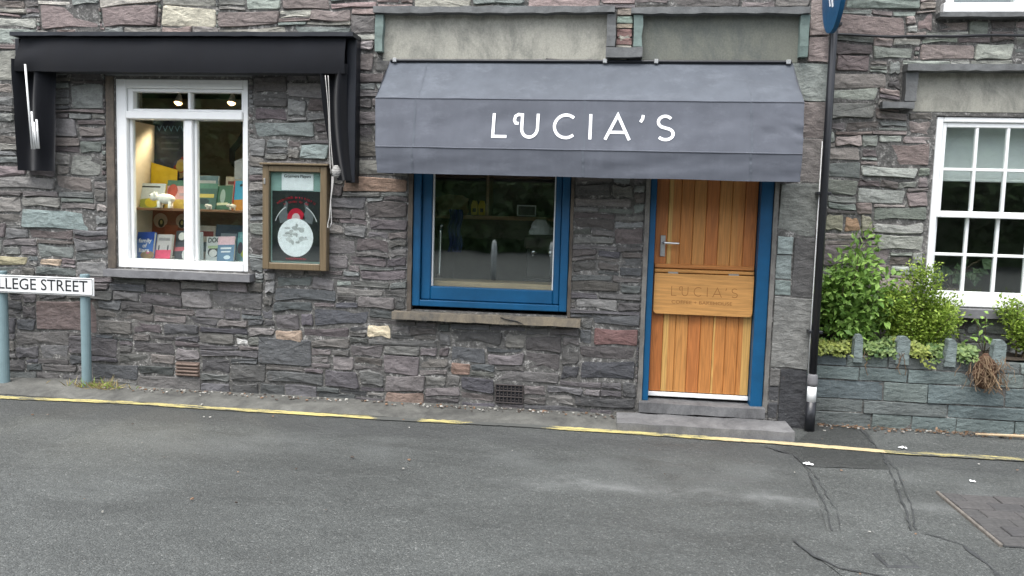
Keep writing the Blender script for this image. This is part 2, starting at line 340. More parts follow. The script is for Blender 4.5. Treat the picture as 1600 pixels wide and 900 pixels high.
# gutter strip of worn concrete between wall and yellow line, cambered up to the wall
mb = MB(); xs = np.linspace(-7, .86, 80); rows = []
for x in xs:
    e = -.40 + .03 * mnoise.noise((x * 1.3, 3, 0)) + .012 * mnoise.noise((x * 9, 1, 0))
    hmp = .035 * math.exp(-((x + 3.75) / .55) ** 2)
    rows.append([(x, e, .004), (x, e + .05, .016 + .006 * mnoise.noise((x * 5, 0, 0))), (x, -.16, .022 + hmp * .5 + .008 * mnoise.noise((x * 4, 5, 0))), (x, .06, .030 + hmp + .01 * mnoise.noise((x * 6, 9, 0)))])
vs = [p for r in rows for p in r]; fs = [(i * 4 + j, (i + 1) * 4 + j, (i + 1) * 4 + j + 1, i * 4 + j + 1) for i in range(len(xs) - 1) for j in range(3)]
tag(mb.add(vs, fs).build('pavement', M_pave, smooth=True, org=(0, 0, 0)), kind='structure')
# trench patch of darker tarmac
tag(sheet('tarmac_patch', [(1.82, -2.06), (1.63, -2.25), (1.73, -2.52), (1.95, -3.4), (2.9, -3.4), (2.46, -2.41), (2.42, -2.10), (2.23, -1.98), (2.34, -1.5), (2.47, -.95), (1.958, -1.0), (1.958, -1.12)], .004, asphalt_material('old_patch', .76, False)), kind='structure')
tag(sheet('tarmac_patch', [(2.47, -.95), (2.535, -.6), (2.62, -.1), (2.64, .13), (2.30, .13), (2.22, -.05), (2.05, -.4), (1.86, -.666), (1.95, -.72), (1.958, -1.0), (2.2, -.96)], .004, M_patch), kind='structure')
def seal(name, pts, wd, label):
    mb = MB(); P = []
    for a, b in zip(pts, pts[1:]):
        n = max(2, int(math.dist(a, b) / .05))
        for i in range(n): P.append((a[0] + (b[0] - a[0]) * i / n + rng.uniform(-.006, .006), a[1] + (b[1] - a[1]) * i / n + rng.uniform(-.006, .006)))
    P.append(pts[-1]); vs = []
    for i, p in enumerate(P):
        q = P[min(i + 1, len(P) - 1)]; q0 = P[max(0, i - 1)]; d = Vector((q[0] - q0[0], q[1] - q0[1])).normalized(); k = wd * rng.choice((.25, .5, .7, .9)) / 2
        vs += [(p[0] - d.y * k, p[1] + d.x * k, .008), (p[0] + d.y * k, p[1] - d.x * k, .008)]
    mb.add(vs, [(2 * i, 2 * i + 1, 2 * i + 3, 2 * i + 2) for i in range(len(P) - 1)]); tag(mb.build(name, M_tar), kind='structure')
seal('tar_seam', [(1.80, -.58), (1.87, -.68), (1.95, -.74), (1.975, -1.12)], .022, '')
seal('tar_seam', [(1.945, -1.13), (1.915, -1.5), (1.905, -1.7), (1.84, -2.06)], .014, ''); seal('tar_seam', [(1.985, -1.13), (1.955, -1.5), (1.945, -1.75), (1.88, -2.06)], .010, '')
seal('tar_seam', [(1.62, -2.22), (1.68, -2.4), (1.75, -2.5), (1.93, -2.56)], .028, '')
seal('tar_seam', [(2.60, .05), (2.56, -.5), (2.48, -.95), (2.36, -1.5), (2.24, -1.98)], .014, ''); seal('tar_seam', [(2.55, -.55), (2.52, -.95), (2.40, -1.5), (2.27, -1.96)], .010, '')
seal('tar_seam', [(2.30, -2.0), (2.42, -2.12), (2.44, -2.4), (2.42, -2.6)], .03, '')
# yellow line
LP = [(-7, -.52), (-5, -.51), (-3.911, -.506), (-2.904, -.440), (-1.87, -.451), (-.889, -.452), (.051, -.424), (.965, -.440), (1.836, -.475), (2.572, -.540), (3.457, -.536), (5, -.52), (8, -.5)]
def yl(x):
    for a, b in zip(LP, LP[1:]):
        if a[0] <= x <= b[0]: return a[1] + (b[1] - a[1]) * (x - a[0]) / (b[0] - a[0])
    return -.5
mb = MB(); X = np.arange(-6.8, 7.8, .02)
for a, b in zip(X, X[1:]):
    q = []
    for x in (a, b):
        wv = .040 + .010 * mnoise.noise((x * 3, 0, 4)); c = yl(x) + .006 * mnoise.noise((x * 2, 7, 0)); q.append((c - wv + .012 * mnoise.noise((x * 19, 9, 2)), c + wv + .010 * mnoise.noise((x * 7, 2, 2)) + .012 * mnoise.noise((x * 23, 4, 2))))
    tan = max(0, min(1, (a - 1.35) / .25)) * (1 if a < 2.56 else 0)
    wear = .06 + .30 * math.exp(-((a + .80) / .17) ** 4) + .36 * math.exp(-((a - .02) / .27) ** 4) + (.07 if a > 2.56 else 0) - .10 * tan + .10 * mnoise.noise((a * 2.3, 5, 5))
    zz = .009 if a > 1.7 else .0075
    mb.add([(a, q[0][0], zz), (b, q[1][0], zz), (b, q[1][1], zz), (a, q[0][1], zz)], [(0, 1, 2, 3)], 0, (1, tan, max(0, wear + .1), 1))
tag(mb.build('yellow_line', M_line, org=(0, 0, 0)), kind='structure')
# utility cover and paver apron in the road
uc = empty('utility_cover', (2.03, -2.37, 0), 'small square utility cover set in the tarmac patch', 'utility cover')
Mz = Matrix.Translation((2.035, -2.372, 0)) @ Matrix.Rotation(R(8), 4, 'Z')
MB().box(-.075, .075, -.075, .075, -.02, .009, .003, M=Mz).build('cover_frame', M_tar, uc)
MB().box(-.058, .058, -.058, .058, -.01, .0125, .003, M=Mz).build('cover_plate', M_road, uc)
pv = empty('paver_apron', (2.95, -1.8, 0)); tag(pv, kind='structure')
mb = MB(); mb.add([(2.60, -1.36, .004), (2.62, -2.1, .004), (3.5, -2.1, .004), (3.5, -1.30, .004)], [(0, 1, 2, 3)]); mb.build('paver_bedding', M_tar, pv)
for j in range(6):
    for i in range(5):
        x0 = 2.625 + i * .18 - (j % 2) * .09; y0 = -2.09 + j * .122
        if x0 + .17 < 3.5: MB().box(max(2.622, x0), x0 + .177, y0, y0 + .119, -.02, .012 + rng.uniform(-.002, .003), .004, c=S(*rng.choice([(90, 89, 88), (86, 85, 85), (95, 93, 92)]), .56)).build('paver', M_debris, pv)
MB().box(2.598, 2.615, -2.1, -1.34, -.02, .016, .004, c=S(128, 122, 114, .6)).build('paver_edging', M_debris, pv)

# ------------------------------------------------------------------ rubble walls
def fill(x0, x1, z0, z1, obs, rg, hs):
    G = .01; nx = int(round((x1 - x0) / G)); nz = int(round((z1 - z0) / G)); occ = np.zeros((nz, nx), bool)
    for a, b, c, d in obs:
        occ[max(0, round((c - z0) / G)):max(0, round((d - z0) / G)), max(0, round((a - x0) / G)):max(0, round((b - x0) / G))] = True
    out = []
    for iz in range(nz):
        ix = 0
        while ix < nx:
            if occ[iz, ix]: ix += 1; continue
            run = 1
            while ix + run < nx and not occ[iz, ix + run] and run < 90: run += 1
            h = rg.choice(hs(z0 + iz * G)); wd = int(h * rg.uniform(1.7, 5.2)); wd = max(10, min(54, wd))
            if h <= 5: wd = max(wd, rg.randint(14, 34))
            if run - wd < 9: wd = run if run <= 58 else run // 2
            if ix > 0 and occ[iz, ix - 1]:
                t = 0
                while iz + t < nz and occ[iz + t, ix - 1] and t < 26: t += 1
                if t >= 3 and abs(t - h) <= 3: h = t
            h = min(h, max(3, int(wd * 1.05)), nz - iz)
            k = 1
            while k < h and not occ[iz + k, ix:ix + wd].any(): k += 1
            h = k; mx = h
            while mx < h + 4 and iz + mx < nz and not occ[iz + mx, ix:ix + wd].any(): mx += 1
            if mx - h < 3 and mx < h + 4: h = mx
            occ[iz:iz + h, ix:ix + wd] = True; out.append((x0 + ix * G, x0 + (ix + wd) * G, z0 + iz * G, z0 + (iz + h) * G)); ix += wd
    return out
def warp(x, z, obs):
    d = 9.
    for a, b, c, e in obs: d = min(d, math.hypot(max(a - x, 0, x - b), max(c - z, 0, z - e)))
    k = min(1, max(0, d - .01) / .16); k = k * k * (3 - 2 * k)
    return (x + k * (.020 * mnoise.noise((x * 2.4, z * 3.5, 1)) + .010 * mnoise.noise((x * 8, z * 10, 2))),
            z + k * (.034 * mnoise.noise((x * 1.5, z * 2.2, 5)) + .014 * mnoise.noise((x * 6.5, z * 9, 8))))
def stone_geo(mb, r, yf, back, rg, tint, obs, tight=False):
    x0, x1, z0, z1 = r; g = rg.uniform(.0008, .0030); x0 += g; x1 -= g; z0 += g; z1 -= g
    mn = min(x1 - x0, z1 - z0)
    if mn < .008: return
    J = (lambda a: rg.uniform(0, a)) if tight else (lambda a: a * rg.choice((-.25, .1, .35, .6, 1.0, 1.5)))
    jj = min(.012, mn * .12) if not tight else min(.004, mn * .06); cc = (min(.016, mn * .18) if not tight else .006)
    C = [(x0 + J(jj), z0 + J(jj)), (x1 - J(jj), z0 + J(jj)), (x1 - J(jj), z1 - J(jj)), (x0 + J(jj), z1 - J(jj))]
    P = []
    for i in range(4):
        p = Vector(C[i]); a = Vector(C[i - 1]); b = Vector(C[(i + 1) % 4]); c1 = cc * rg.uniform(.25, 1.1); c2 = cc * rg.uniform(.25, 1.1)
        P.append(p + (a - p).normalized() * c1); P.append(p + (b - p).normalized() * c2)
        if i in (0, 2):
            t = rg.uniform(.35, .65); q = p.lerp(b, t); q.y += (J(jj) if i == 0 else -J(jj)) * .8; P.append(q)
    P = [Vector(warp(p.x, p.y, obs)) for p in P]; n = len(P); cen = sum(P, Vector((0, 0))) / n
    tx = rg.uniform(-.05, .05); tz = rg.uniform(-.10, .08); bv = min(.007, mn * .12) * (.5 if tight else 1)
    def fy(p): return yf + tx * (p.x - cen.x) + tz * (p.y - cen.y)
    vs = []
    for p in P:
        d = (p - cen); q = p - d.normalized() * bv * rg.uniform(.6, 1.5); vs.append((q.x, fy(q) - (rg.uniform(-.0045, .004) if not tight else rg.uniform(-.0015, .002)), q.y))
    for p in P: vs.append((p.x, fy(p) + bv * rg.uniform(.7, 1.4), p.y))
    for p in P: vs.append((p.x, back, p.y))
    vs.append((cen.x + rg.uniform(-.2, .2) * (x1 - x0), yf - (rg.uniform(-.003, .004) if not tight else rg.uniform(-.001, .002)), cen.y + rg.uniform(-.2, .2) * (z1 - z0)))
    fs = [(i, (i + 1) % n, 3 * n) for i in range(n)]
    for k in (0, 1): fs += [(k * n + i, (k + 1) * n + i, (k + 1) * n + (i + 1) % n, k * n + (i + 1) % n) for i in range(n)]
    mb.add(vs, fs, 0, tint)
KS = 1.28
def pick(pal, rg, x, z):
    q = (mnoise.noise((x * 1.1, z * 1.6, 3)) * .5 + .5) * .5 + rg.random() * .5
    c = pal[min(len(pal) - 1, int(q * len(pal)))]; v = rg.uniform(.82, 1.16); return S(*[(.60 * ch + .40 * (sum(c) / 3 + 1)) * v + rg.uniform(-2, 2) for ch in c], KS)
PAL_LOW = [(69, 68, 70), (77, 76, 76), (73, 73, 75), (84, 80, 78), (90, 86, 83), (78, 73, 71), (93, 92, 88)]
PAL_MID = [(82, 81, 82), (90, 88, 87), (100, 96, 92), (86, 82, 80), (100, 104, 100), (90, 82, 79), (108, 105, 99), (94, 96, 94)]
PAL_TOP = [(122, 112, 108), (136, 130, 120), (108, 100, 96), (116, 124, 116), (130, 110, 104), (146, 142, 130), (120, 116, 112), (124, 118, 98)]
PAL_RIGHT = [(126, 112, 106), (108, 96, 94), (118, 124, 114), (134, 120, 112), (100, 90, 88), (130, 134, 124), (120, 104, 98), (116, 112, 102)]
def rubble(root, x0, x1, z0, z1, yf, obs, pre, palf, seed, hs, seen, back=.05, limit=300):
    rg = random.Random(seed); allobs = obs + [p[0] for p in pre]
    rects = fill(x0, x1, z0, z1, allobs, rg, hs); it = [(r, None, None) for r in rects] + [(p[0], p[1], p[2] if len(p) > 2 else None) for p in pre]
    def vis(r):
        a = max(0, min(r[1], seen[1]) - max(r[0], seen[0])) * max(0, min(r[3], seen[3]) - max(r[2], seen[2]))
        for q in seen[4]:
            if q[0] <= (r[0] + r[1]) / 2 <= q[1] and q[2] <= (r[2] + r[3]) / 2 <= q[3]: a *= .02
        return a
    it.sort(key=lambda t: -vis(t[0])); rest = MB()
    for i, (r, tint, tight) in enumerate(it):
        cx, cz = (r[0] + r[1]) / 2, (r[2] + r[3]) / 2
        tint = tint or palf(rg, cx, cz); y = yf + rg.uniform(-.009, .007)
        if i < limit:
            mb = MB(); stone_geo(mb, r, y, yf + back, rg, tint, obs, tight); mb.build('stone', MS, root)
        else: stone_geo(rest, r, y, yf + back, rg, tint, obs, tight)
    o = rest.build('stone_infill', MS, root)
    if o: o['kind'] = 'stuff'

# ------------------------------------------------------------------ main shop building
B = empty('stone_shop_building', (-1.0, .3, 0), 'long dark slate rubble building with two shop fronts and a wooden stable door', 'building')
# openings: bookshop window, cafe window, door
OP = [(-3.26, -2.15, 1.0, 2.51), (-.82, .40, .76, 2.20), (.985, 1.88, .0, 2.20)]
def wall_core(name, x0, x1, y0, y1, z0, z1, ops, mat, parent):
    xs = sorted({x0, x1} | {o[0] for o in ops} | {o[1] for o in ops}); zs = sorted({z0, z1} | {o[2] for o in ops} | {o[3] for o in ops}); mb = MB()
    def solid(a, b, c, d):
        cx, cz = (a + b) / 2, (c + d) / 2; return not any(o[0] < cx < o[1] and o[2] < cz < o[3] for o in ops)
    nx, nz = len(xs) - 1, len(zs) - 1
    for i in range(nx):
        for j in range(nz):
            a, b, c, d = xs[i], xs[i + 1], zs[j], zs[j + 1]
            if not solid(a, b, c, d): continue
            mb.add([(a, y0, c), (b, y0, c), (b, y0, d), (a, y0, d)], [(0, 1, 2, 3)]); mb.add([(a, y1, c), (b, y1, c), (b, y1, d), (a, y1, d)], [(3, 2, 1, 0)])
            for di, dj, q in ((-1, 0, [(a, y0, c), (a, y0, d), (a, y1, d), (a, y1, c)]), (1, 0, [(b, y0, c), (b, y1, c), (b, y1, d), (b, y0, d)]), (0, -1, [(a, y0, c), (a, y1, c), (b, y1, c), (b, y0, c)]), (0, 1, [(a, y0, d), (b, y0, d), (b, y1, d), (a, y1, d)])):
                I, J = i + di, j + dj
                if not (0 <= I < nx and 0 <= J < nz) or not solid(xs[I], xs[I + 1], zs[J], zs[J + 1]): mb.add(q, [(0, 1, 2, 3)])
    return mb.build(name, mat, parent)
wall_core('wall_core', -6.5, 2.18, .010, .38, -.1, 4.6, OP, MM, B)
obs = [(-3.335, -2.14, .925, 2.525), (-3.33, -2.09, .925, 1.0), (-.85, .425, .67, 2.24), (-.95, .51, .67, .752), (.95, 1.91, -.05, 2.26),
       (-1.12, .69, 2.675, 3.045), (.80, 2.045, 2.675, 3.045), (.62, .885, 2.675, 2.75), (-3.34, -2.1, 2.525, 2.60), (-.90, .46, 2.24, 2.42), (.93, 1.93, 2.26, 2.42)]
def px(r, *c): a = sum(c) / 3; return (r, S(*[.62 * ch + .38 * a for ch in c], KS * .92))
q = lambda *a: a
pre = [px((-.17 - 1.0, -.97, .52, .63), 188, 170, 132), px((-1.36, -.86, 1.66, 1.78), 140, 108, 86), px((-4.10, -3.44, 1.30, 1.46), 112, 130, 126), px((-4.42, -4.06, .98, 1.08), 150, 140, 100), px((-3.97, -3.75, .99, 1.07), 165, 140, 112),
       px((-3.98, -3.44, .44, .72), 104, 86, 82), px((.60, .94, .55, .70), 112, 74, 70), px((-2.86, -2.40, 2.92, 3.06), 186, 178, 150), px((-3.36, -2.88, 2.92, 3.07), 122, 104, 100), px((-3.90, -3.38, 2.90, 3.09), 124, 106, 102),
       px((-2.38, -1.9, 2.92, 3.05), 118, 104, 98), px((-1.03, -.70, -.02, .12), 116, 92, 78), px((-1.92, -1.70, .46, .56), 142, 118, 96), px((-2.26, -2.15, .41, .48), 170, 168, 162), px((-.50, -.34, .26, .36), 122, 92, 76),
       px((-2.10, -1.60, 2.06, 2.20), 104, 114, 110), px((-1.72, -1.48, 1.90, 2.03), 120, 136, 132), px((-4.42, -4.05, 2.48, 2.72), 128, 128, 116), px((-3.64, -3.36, 2.26, 2.46), 110, 114, 108), px((-3.66, -3.38, 1.74, 1.92), 112, 114, 106),
       px((.46, .78, .82, .90), 122, 120, 116), px((.50, .93, .28, .44), 62, 63, 68), px((-2.06, -1.62, .26, .50), 76, 78, 80), px((-1.6, -1.16, .60, .74), 66, 68, 74)]
QN = [((1.915, 2.19, 1.42, 1.80), (112, 116, 108)), ((1.915, 2.19, 1.80, 2.12), (120, 112, 106)), ((1.93, 2.19, 2.12, 2.40), (118, 106, 100)), ((1.94, 2.19, 2.40, 2.66), (118, 126, 118)), ((2.05, 2.19, 2.66, 2.84), (136, 118, 112)), ((2.05, 2.19, 2.84, 3.18), (146, 128, 120)),
      ((1.915, 2.03, 1.28, 1.42), (122, 138, 134)), ((1.915, 2.03, 1.10, 1.28), (116, 130, 126)), ((1.915, 2.03, .98, 1.10), (110, 126, 120)), ((2.03, 2.19, .98, 1.42), (84, 82, 80)), ((1.915, 2.19, .44, .98), (112, 112, 106)),
      ((1.99, 2.19, -.02, .44), (50, 51, 54)), ((1.915, 1.99, .30, .44), (92, 90, 86)), ((1.915, 1.99, .18, .30), (70, 70, 72)), ((1.915, 1.99, .06, .18), (64, 65, 68)), ((2.0, 2.19, 3.18, 3.5), (130, 116, 110)), ((1.9, 2.19, 3.5, 3.9), (120, 112, 106)), ((2.0, 2.19, 3.9, 4.3), (130, 116, 110))]
pre += [(r, S(*[.6 * ch + .4 * sum(c) / 3 for ch in c], KS * .92), True) for r, c in QN]
VENTS = [(-2.77, -2.55, .13, .26), (-.135, .085, .06, .215)]
obs += VENTS
def palmain(rg, x, z):
    if z > 2.62: return pick(PAL_TOP, rg, x, z)
    if z < .80 + .2 * mnoise.noise((x, 0, 0)) or (x > -.95 and z < 1.3): return pick(PAL_LOW, rg, x, z)
    if x < -3.3 and z > .9: return pick(PAL_MID + PAL_TOP[:3], rg, x, z)
    return pick(PAL_MID, rg, x, z)
HS = lambda z: [4, 5, 6, 7, 8, 9, 10, 11, 13, 15] if z < .9 else [3, 3, 4, 5, 6, 7, 8, 9, 10, 12, 14]
rubble(B, -6.5, 2.19, -.04, 4.4, 0, obs, pre, palmain, 11, HS, (-4.36, 2.22, 0, 3.15, [(-1.1, 2.0, 1.75, 2.64), (-4.0, -1.26, 2.56, 2.84)]), limit=296)
# roof edge above the frame
MB().box(-6.6, 2.3, -.25, .45, 4.42, 4.52, .01).build('eaves_board', M_blackp, B)
mb = MB(); mb.add([(-6.7, -.32, 4.53), (2.35, -.32, 4.53), (2.35, 3.2, 6.6), (-6.7, 3.2, 6.6), (-6.7, -.32, 4.49), (2.35, -.32, 4.49), (2.35, 3.2, 6.5), (-6.7, 3.2, 6.5)], [(0, 1, 2, 3), (4, 7, 6, 5), (0, 4, 5, 1), (1, 5, 6, 2), (3, 2, 6, 7), (0, 3, 7, 4)]); mb.build('roof', M_slate, B)
# lintels behind the awnings
for a in ((-3.335, -2.105, 2.53, 2.598), (-.895, .455, 2.245, 2.415), (.935, 1.925, 2.265, 2.415)): bx('lintel', M_slate, B, a[0], a[1], -.005, .2, a[2], a[3], b=.008)
# recessed render panels with slate hoods
bx('render_panel', M_panel, B, -1.07, .625, .001, .06, 2.655, 3.0, b=.003); bx('render_panel', M_panel2, B, .872, 1.985, -.001, .06, 2.655, 2.995, b=.003)
def slab(name, mat, parent, x0, x1, y0, y1, z0, z1, seed=0, seg=None, amp=.006):
    rg = random.Random(seed); ax = 0 if x1 - x0 > z1 - z0 else 2; L = (x1 - x0) if ax == 0 else (z1 - z0); n = seg or max(2, int(L / .07)); mb = MB(); vs = []
    for i in range(n + 1):
        t = i / n
        if ax == 0:
            x = x0 + L * t; j = [rg.uniform(-amp, amp) for _ in range(4)]; vs += [(x, y0 + j[0], z0 + j[1] * .8), (x, y0 + j[0] + rg.uniform(0, amp), z1 + j[2] * .7), (x, y1, z1 + j[2] * .7), (x, y1, z0 + j[1] * .8)]
        else:
            z = z0 + L * t; j = [rg.uniform(-amp, amp) for _ in range(4)]; vs += [(x0 + j[1] * .8, y0 + j[0], z), (x1 + j[2] * .8, y0 + j[0], z), (x1 + j[2] * .8, y1, z), (x0 + j[1] * .8, y1, z)]
    fs = [(i * 4 + a, i * 4 + (a + 1) % 4, i * 4 + 4 + (a + 1) % 4, i * 4 + 4 + a) for i in range(n) for a in range(4)] + [(0, 1, 2, 3), (n * 4 + 3, n * 4 + 2, n * 4 + 1, n * 4)]
    return mb.add(vs, fs).build(name, mat, parent, recalc=True)
slab('hood_slab', M_slate, B, -1.125, .672, -.075, .05, 2.993, 3.040, 1); slab('hood_slab', M_slate, B, .790, 2.035, -.075, .05, 2.985, 3.032, 2)
slab('hood_bracket', M_greenslate, B, -1.113, -1.055, -.055, .05, 2.715, 2.988, 3); slab('hood_bracket', M_slate, B, .622, .682, -.055, .05, 2.757, 2.988, 4)
slab('hood_bracket', M_greenslate, B, .812, .876, -.055, .05, 2.757, 2.980, 5); slab('hood_bracket', M_greenslate, B, 1.978, 2.040, -.055, .05, 2.690, 2.980, 6)
slab('hood_corbel', M_slate, B, .618, .882, -.06, .05, 2.682, 2.750, 7)
# small stones filling the notch between the two hoods
for i, (a, b, c) in enumerate(((2.757, 2.775, (150, 146, 136)), (2.775, 2.83, (112, 90, 86)), (2.83, 2.895, (116, 92, 88)), (2.895, 2.93, (136, 126, 112)), (2.93, 2.985, (124, 138, 128)), (2.985, 3.04, (120, 112, 104)))):
    mb = MB(); stone_geo(mb, (.688, .806, a, b), -.01, .06, random.Random(i), S(*c, KS), [(0, 0, 0, 0)] and [(.68, .81, 2.7, 3.1)], True); mb.build('stone', MS, B)
# air vents
v1 = MB().box(-2.76, -2.56, .002, .05, .135, .255, .004).build('louvre_vent', M_terra, B)
for k in range(4): MB().box(-2.758, -2.562, -.016 - .003 * (k % 2), .02, .143 + k * .028, .158 + k * .028, .004).build('louvre_blade', M_terra, v1)
v2 = MB().box(-.13, .08, .002, .05, .062, .212, .004).build('air_brick', M_blackp, B)
gm = MB(); gx = lambda u, v, d: (-.13 + u, -.006 + d, .062 + v)
for i in range(8): gm.box(-.13 + i * .03 - .0045 + .0, -.13 + i * .03 + .0045, -.008, .014, .066, .208, .002)
for k in range(4): gm.box(-.128, .078, -.0105, .010, .064 + k * .046, .072 + k * .046, .002)
for k in range(3):
    for i in range(7): gm.box(-.13 + i * .03 + .009, -.13 + i * .03 + .021, -.006, .012, .083 + k * .046, .091 + k * .046, .002)
gm.build('vent_grille', M_iron, v2)

# ---- bookshop window
def bar(mb, x0, x1, z0, z1, y0, y1, b=.004): mb.box(x0, x1, y0, y1, z0, z1, b)
W1 = MB(); bar(W1, -3.262, -3.172, 1.002, 2.508, .018, .12, .006); bar(W1, -2.192, -2.148, 1.002, 2.508, .018, .12, .006)
bar(W1, -3.172, -2.192, 2.438, 2.508, .018, .12, .006); bar(W1, -3.172, -2.192, 1.002, 1.074, .012, .12, .006)
W1o = W1.build('window', M_white, B)
MB().box(-3.170, -2.194, .004, .115, 2.196, 2.256, .006).build('transom', M_white, W1o)
MB().box(-2.688, -2.622, .026, .115, 1.076, 2.194, .006).build('mullion', M_white, W1o)
mb = MB(); 
for a in ((-3.170, -3.125, 2.258, 2.436), (-2.214, -2.194, 2.258, 2.436)): bar(mb, *a, .035, .10)
bar(mb, -3.125, -2.214, 2.258, 2.278, .037, .10); bar(mb, -3.125, -2.214, 2.412, 2.436, .037, .10); bar(mb, -2.662, -2.640, 2.280, 2.410, .039, .10); mb.build('top_light_sash', M_white, W1o)
for a in ((-3.170, -3.146, 1.076, 2.194), (-2.620, -2.598, 1.076, 2.194), (-2.712, -2.690, 1.076, 2.194), (-2.214, -2.194, 1.076, 2.194)): mb = MB(); bar(mb, *a, .055, .10); mb.build('glazing_bead', M_white, W1o)
for a in ((-3.146, -2.712, 1.074, 2.196), (-2.598, -2.214, 1.074, 2.196), (-3.125, -2.662, 2.278, 2.412), (-2.640, -2.214, 2.278, 2.412)): MB().box(a[0], a[1], .078, .082, a[2], a[3], .0004).build('pane', MG, W1o)
slab('window_sill', M_greysill, B, -3.325, -2.092, -.085, .10, .932, .992, 8, amp=.003)
slab('reveal', M_cement, B, -3.332, -3.268, -.004, .10, .996, 2.524, 9, amp=.003)
# ---- cafe window
W2 = MB()
for a in ((-.812, -.752, .79, 2.195), (.335, .395, .79, 2.195)): bar(W2, *a, .012, .14, .005)
bar(W2, -.752, .335, .79, .838, .010, .14, .005); bar(W2, -.752, .335, 2.135, 2.195, .012, .14, .005)
W2o = W2.build('window', M_blue, B); mb = MB()
bar(mb, -.750, -.672, .840, 2.133, .040, .12, .008); bar(mb, .283, .333, .840, 2.133, .040, .12, .008); bar(mb, -.672, .283, .840, .945, .038, .12, .008); bar(mb, -.672, .283, 2.06, 2.133, .040, .12, .008); mb.build('sash', M_blue, W2o)
for a in ((-.670, -.661, .947, 2.058), (.272, .281, .947, 2.058)): mb = MB(); bar(mb, *a, .060, .10, .002); mb.build('glazing_bead', M_white, W2o)
MB().box(-.661, .272, .083, .087, .946, 2.06, .0004).build('pane', MG, W2o)
slab('window_sill', M_sill, B, -.945, .505, -.085, .13, .690, .748, 10, amp=.005)
cr = MB(); pts = [(-.10, -.0905, .742), (-.06, -.0915, .728), (-.02, -.0915, .722), (.03, -.0915, .715), (.06, -.0915, .702), (.08, -.0915, .693)]; cr.tube(pts, [.002, .004, .003, .004, .003, .001], 5); cr.build('sill_crack', M_blackp, B)
slab('reveal', M_cement, B, -.848, -.815, -.002, .10, .752, 2.238, 12, amp=.003); slab('reveal', M_cement, B, .399, .423, -.002, .10, .752, 2.238, 13, amp=.003)
# ---- stable door
DF = MB(); bar(DF, .988, 1.034, .142, 2.18, .010, .13, .004); bar(DF, 1.786, 1.876, .130, 2.18, .010, .13, .004); bar(DF, 1.034, 1.786, 2.12, 2.18, .012, .13, .004); DF.build('door_frame', M_blue, B)
slab('reveal', M_greycement, B, .953, .986, -.006, .12, .12, 2.255, 14, amp=.002); slab('reveal', M_greycement, B, 1.879, 1.909, -.006, .12, .10, 2.255, 15, amp=.002)
slab('doorstep', M_step, B, .965, 1.885, -.075, .36, .070, .142, 16, amp=.004)
D = MB().box(1.036, 1.784, .118, .14, .20, 2.118, .002, c=S(120, 80, 50, .6)).build('stable_door', M_door, B)
wx = np.linspace(1.037, 1.783, 9)
RED, ORG, TAN, YEL = (206, 130, 72), (212, 142, 78), (216, 152, 86), (230, 182, 108)
UP = [(RED, None), (YEL, ORG, .35), (ORG, None), (TAN, None), (RED, None), (TAN, None), (TAN, ORG, .5), (RED, None)]
LO = [((206, 128, 70), None), (YEL, TAN, .42), (TAN, None), (RED, None), (ORG, None), (YEL, ORG, .15), (ORG, None), (ORG, YEL, .35)]
def plank(x0, x1, z0, z1, spec):
    KD = .72; mb = MB(); y0 = .098; y1 = .117; b = .005
    xs_ = [x0 + .0008, x0 + b, x1 - b, x1 - .0008]; cs = [spec[0]] * 3
    if spec[1]: xm = x0 + (x1 - x0) * spec[2]; xs_ = [x0 + .0008, x0 + b, xm, x1 - b, x1 - .0008]; cs = [spec[0], spec[0], spec[1], spec[1]]
    ys = [y0 + .005] + [y0] * (len(xs_) - 2) + [y0 + .005]
    for i in range(len(xs_) - 1): mb.add([(xs_[i], ys[i], z0), (xs_[i + 1], ys[i + 1], z0), (xs_[i + 1], ys[i + 1], z1), (xs_[i], ys[i], z1)], [(0, 1, 2, 3)], 0, S(*cs[i], KD))
    e = len(xs_) - 1
    mb.add([(xs_[0], ys[0], z0), (xs_[0], y1, z0), (xs_[0], y1, z1), (xs_[0], ys[0], z1), (xs_[e], ys[e], z0), (xs_[e], y1, z0), (xs_[e], y1, z1), (xs_[e], ys[e], z1)], [(3, 2, 1, 0), (4, 5, 6, 7), (0, 1, 5, 4), (7, 6, 2, 3)], 0, S(*spec[0], KD))
    mb.build('plank', M_door, D)
for i in range(8):
    plank(wx[i], wx[i + 1], 1.163, 2.116, UP[i]); plank(wx[i], wx[i + 1], .204, 1.158, LO[i])
KD = .72
MB().box(1.044, 1.776, .070, .0975, 1.150, 1.182, .005, c=S(204, 136, 76, KD)).build('weather_bar', M_shelfwood, D)
MB().box(1.044, 1.776, .058, .0965, 1.118, 1.143, .004, c=S(214, 156, 90, KD)).build('shelf_rail', M_shelfwood, D)
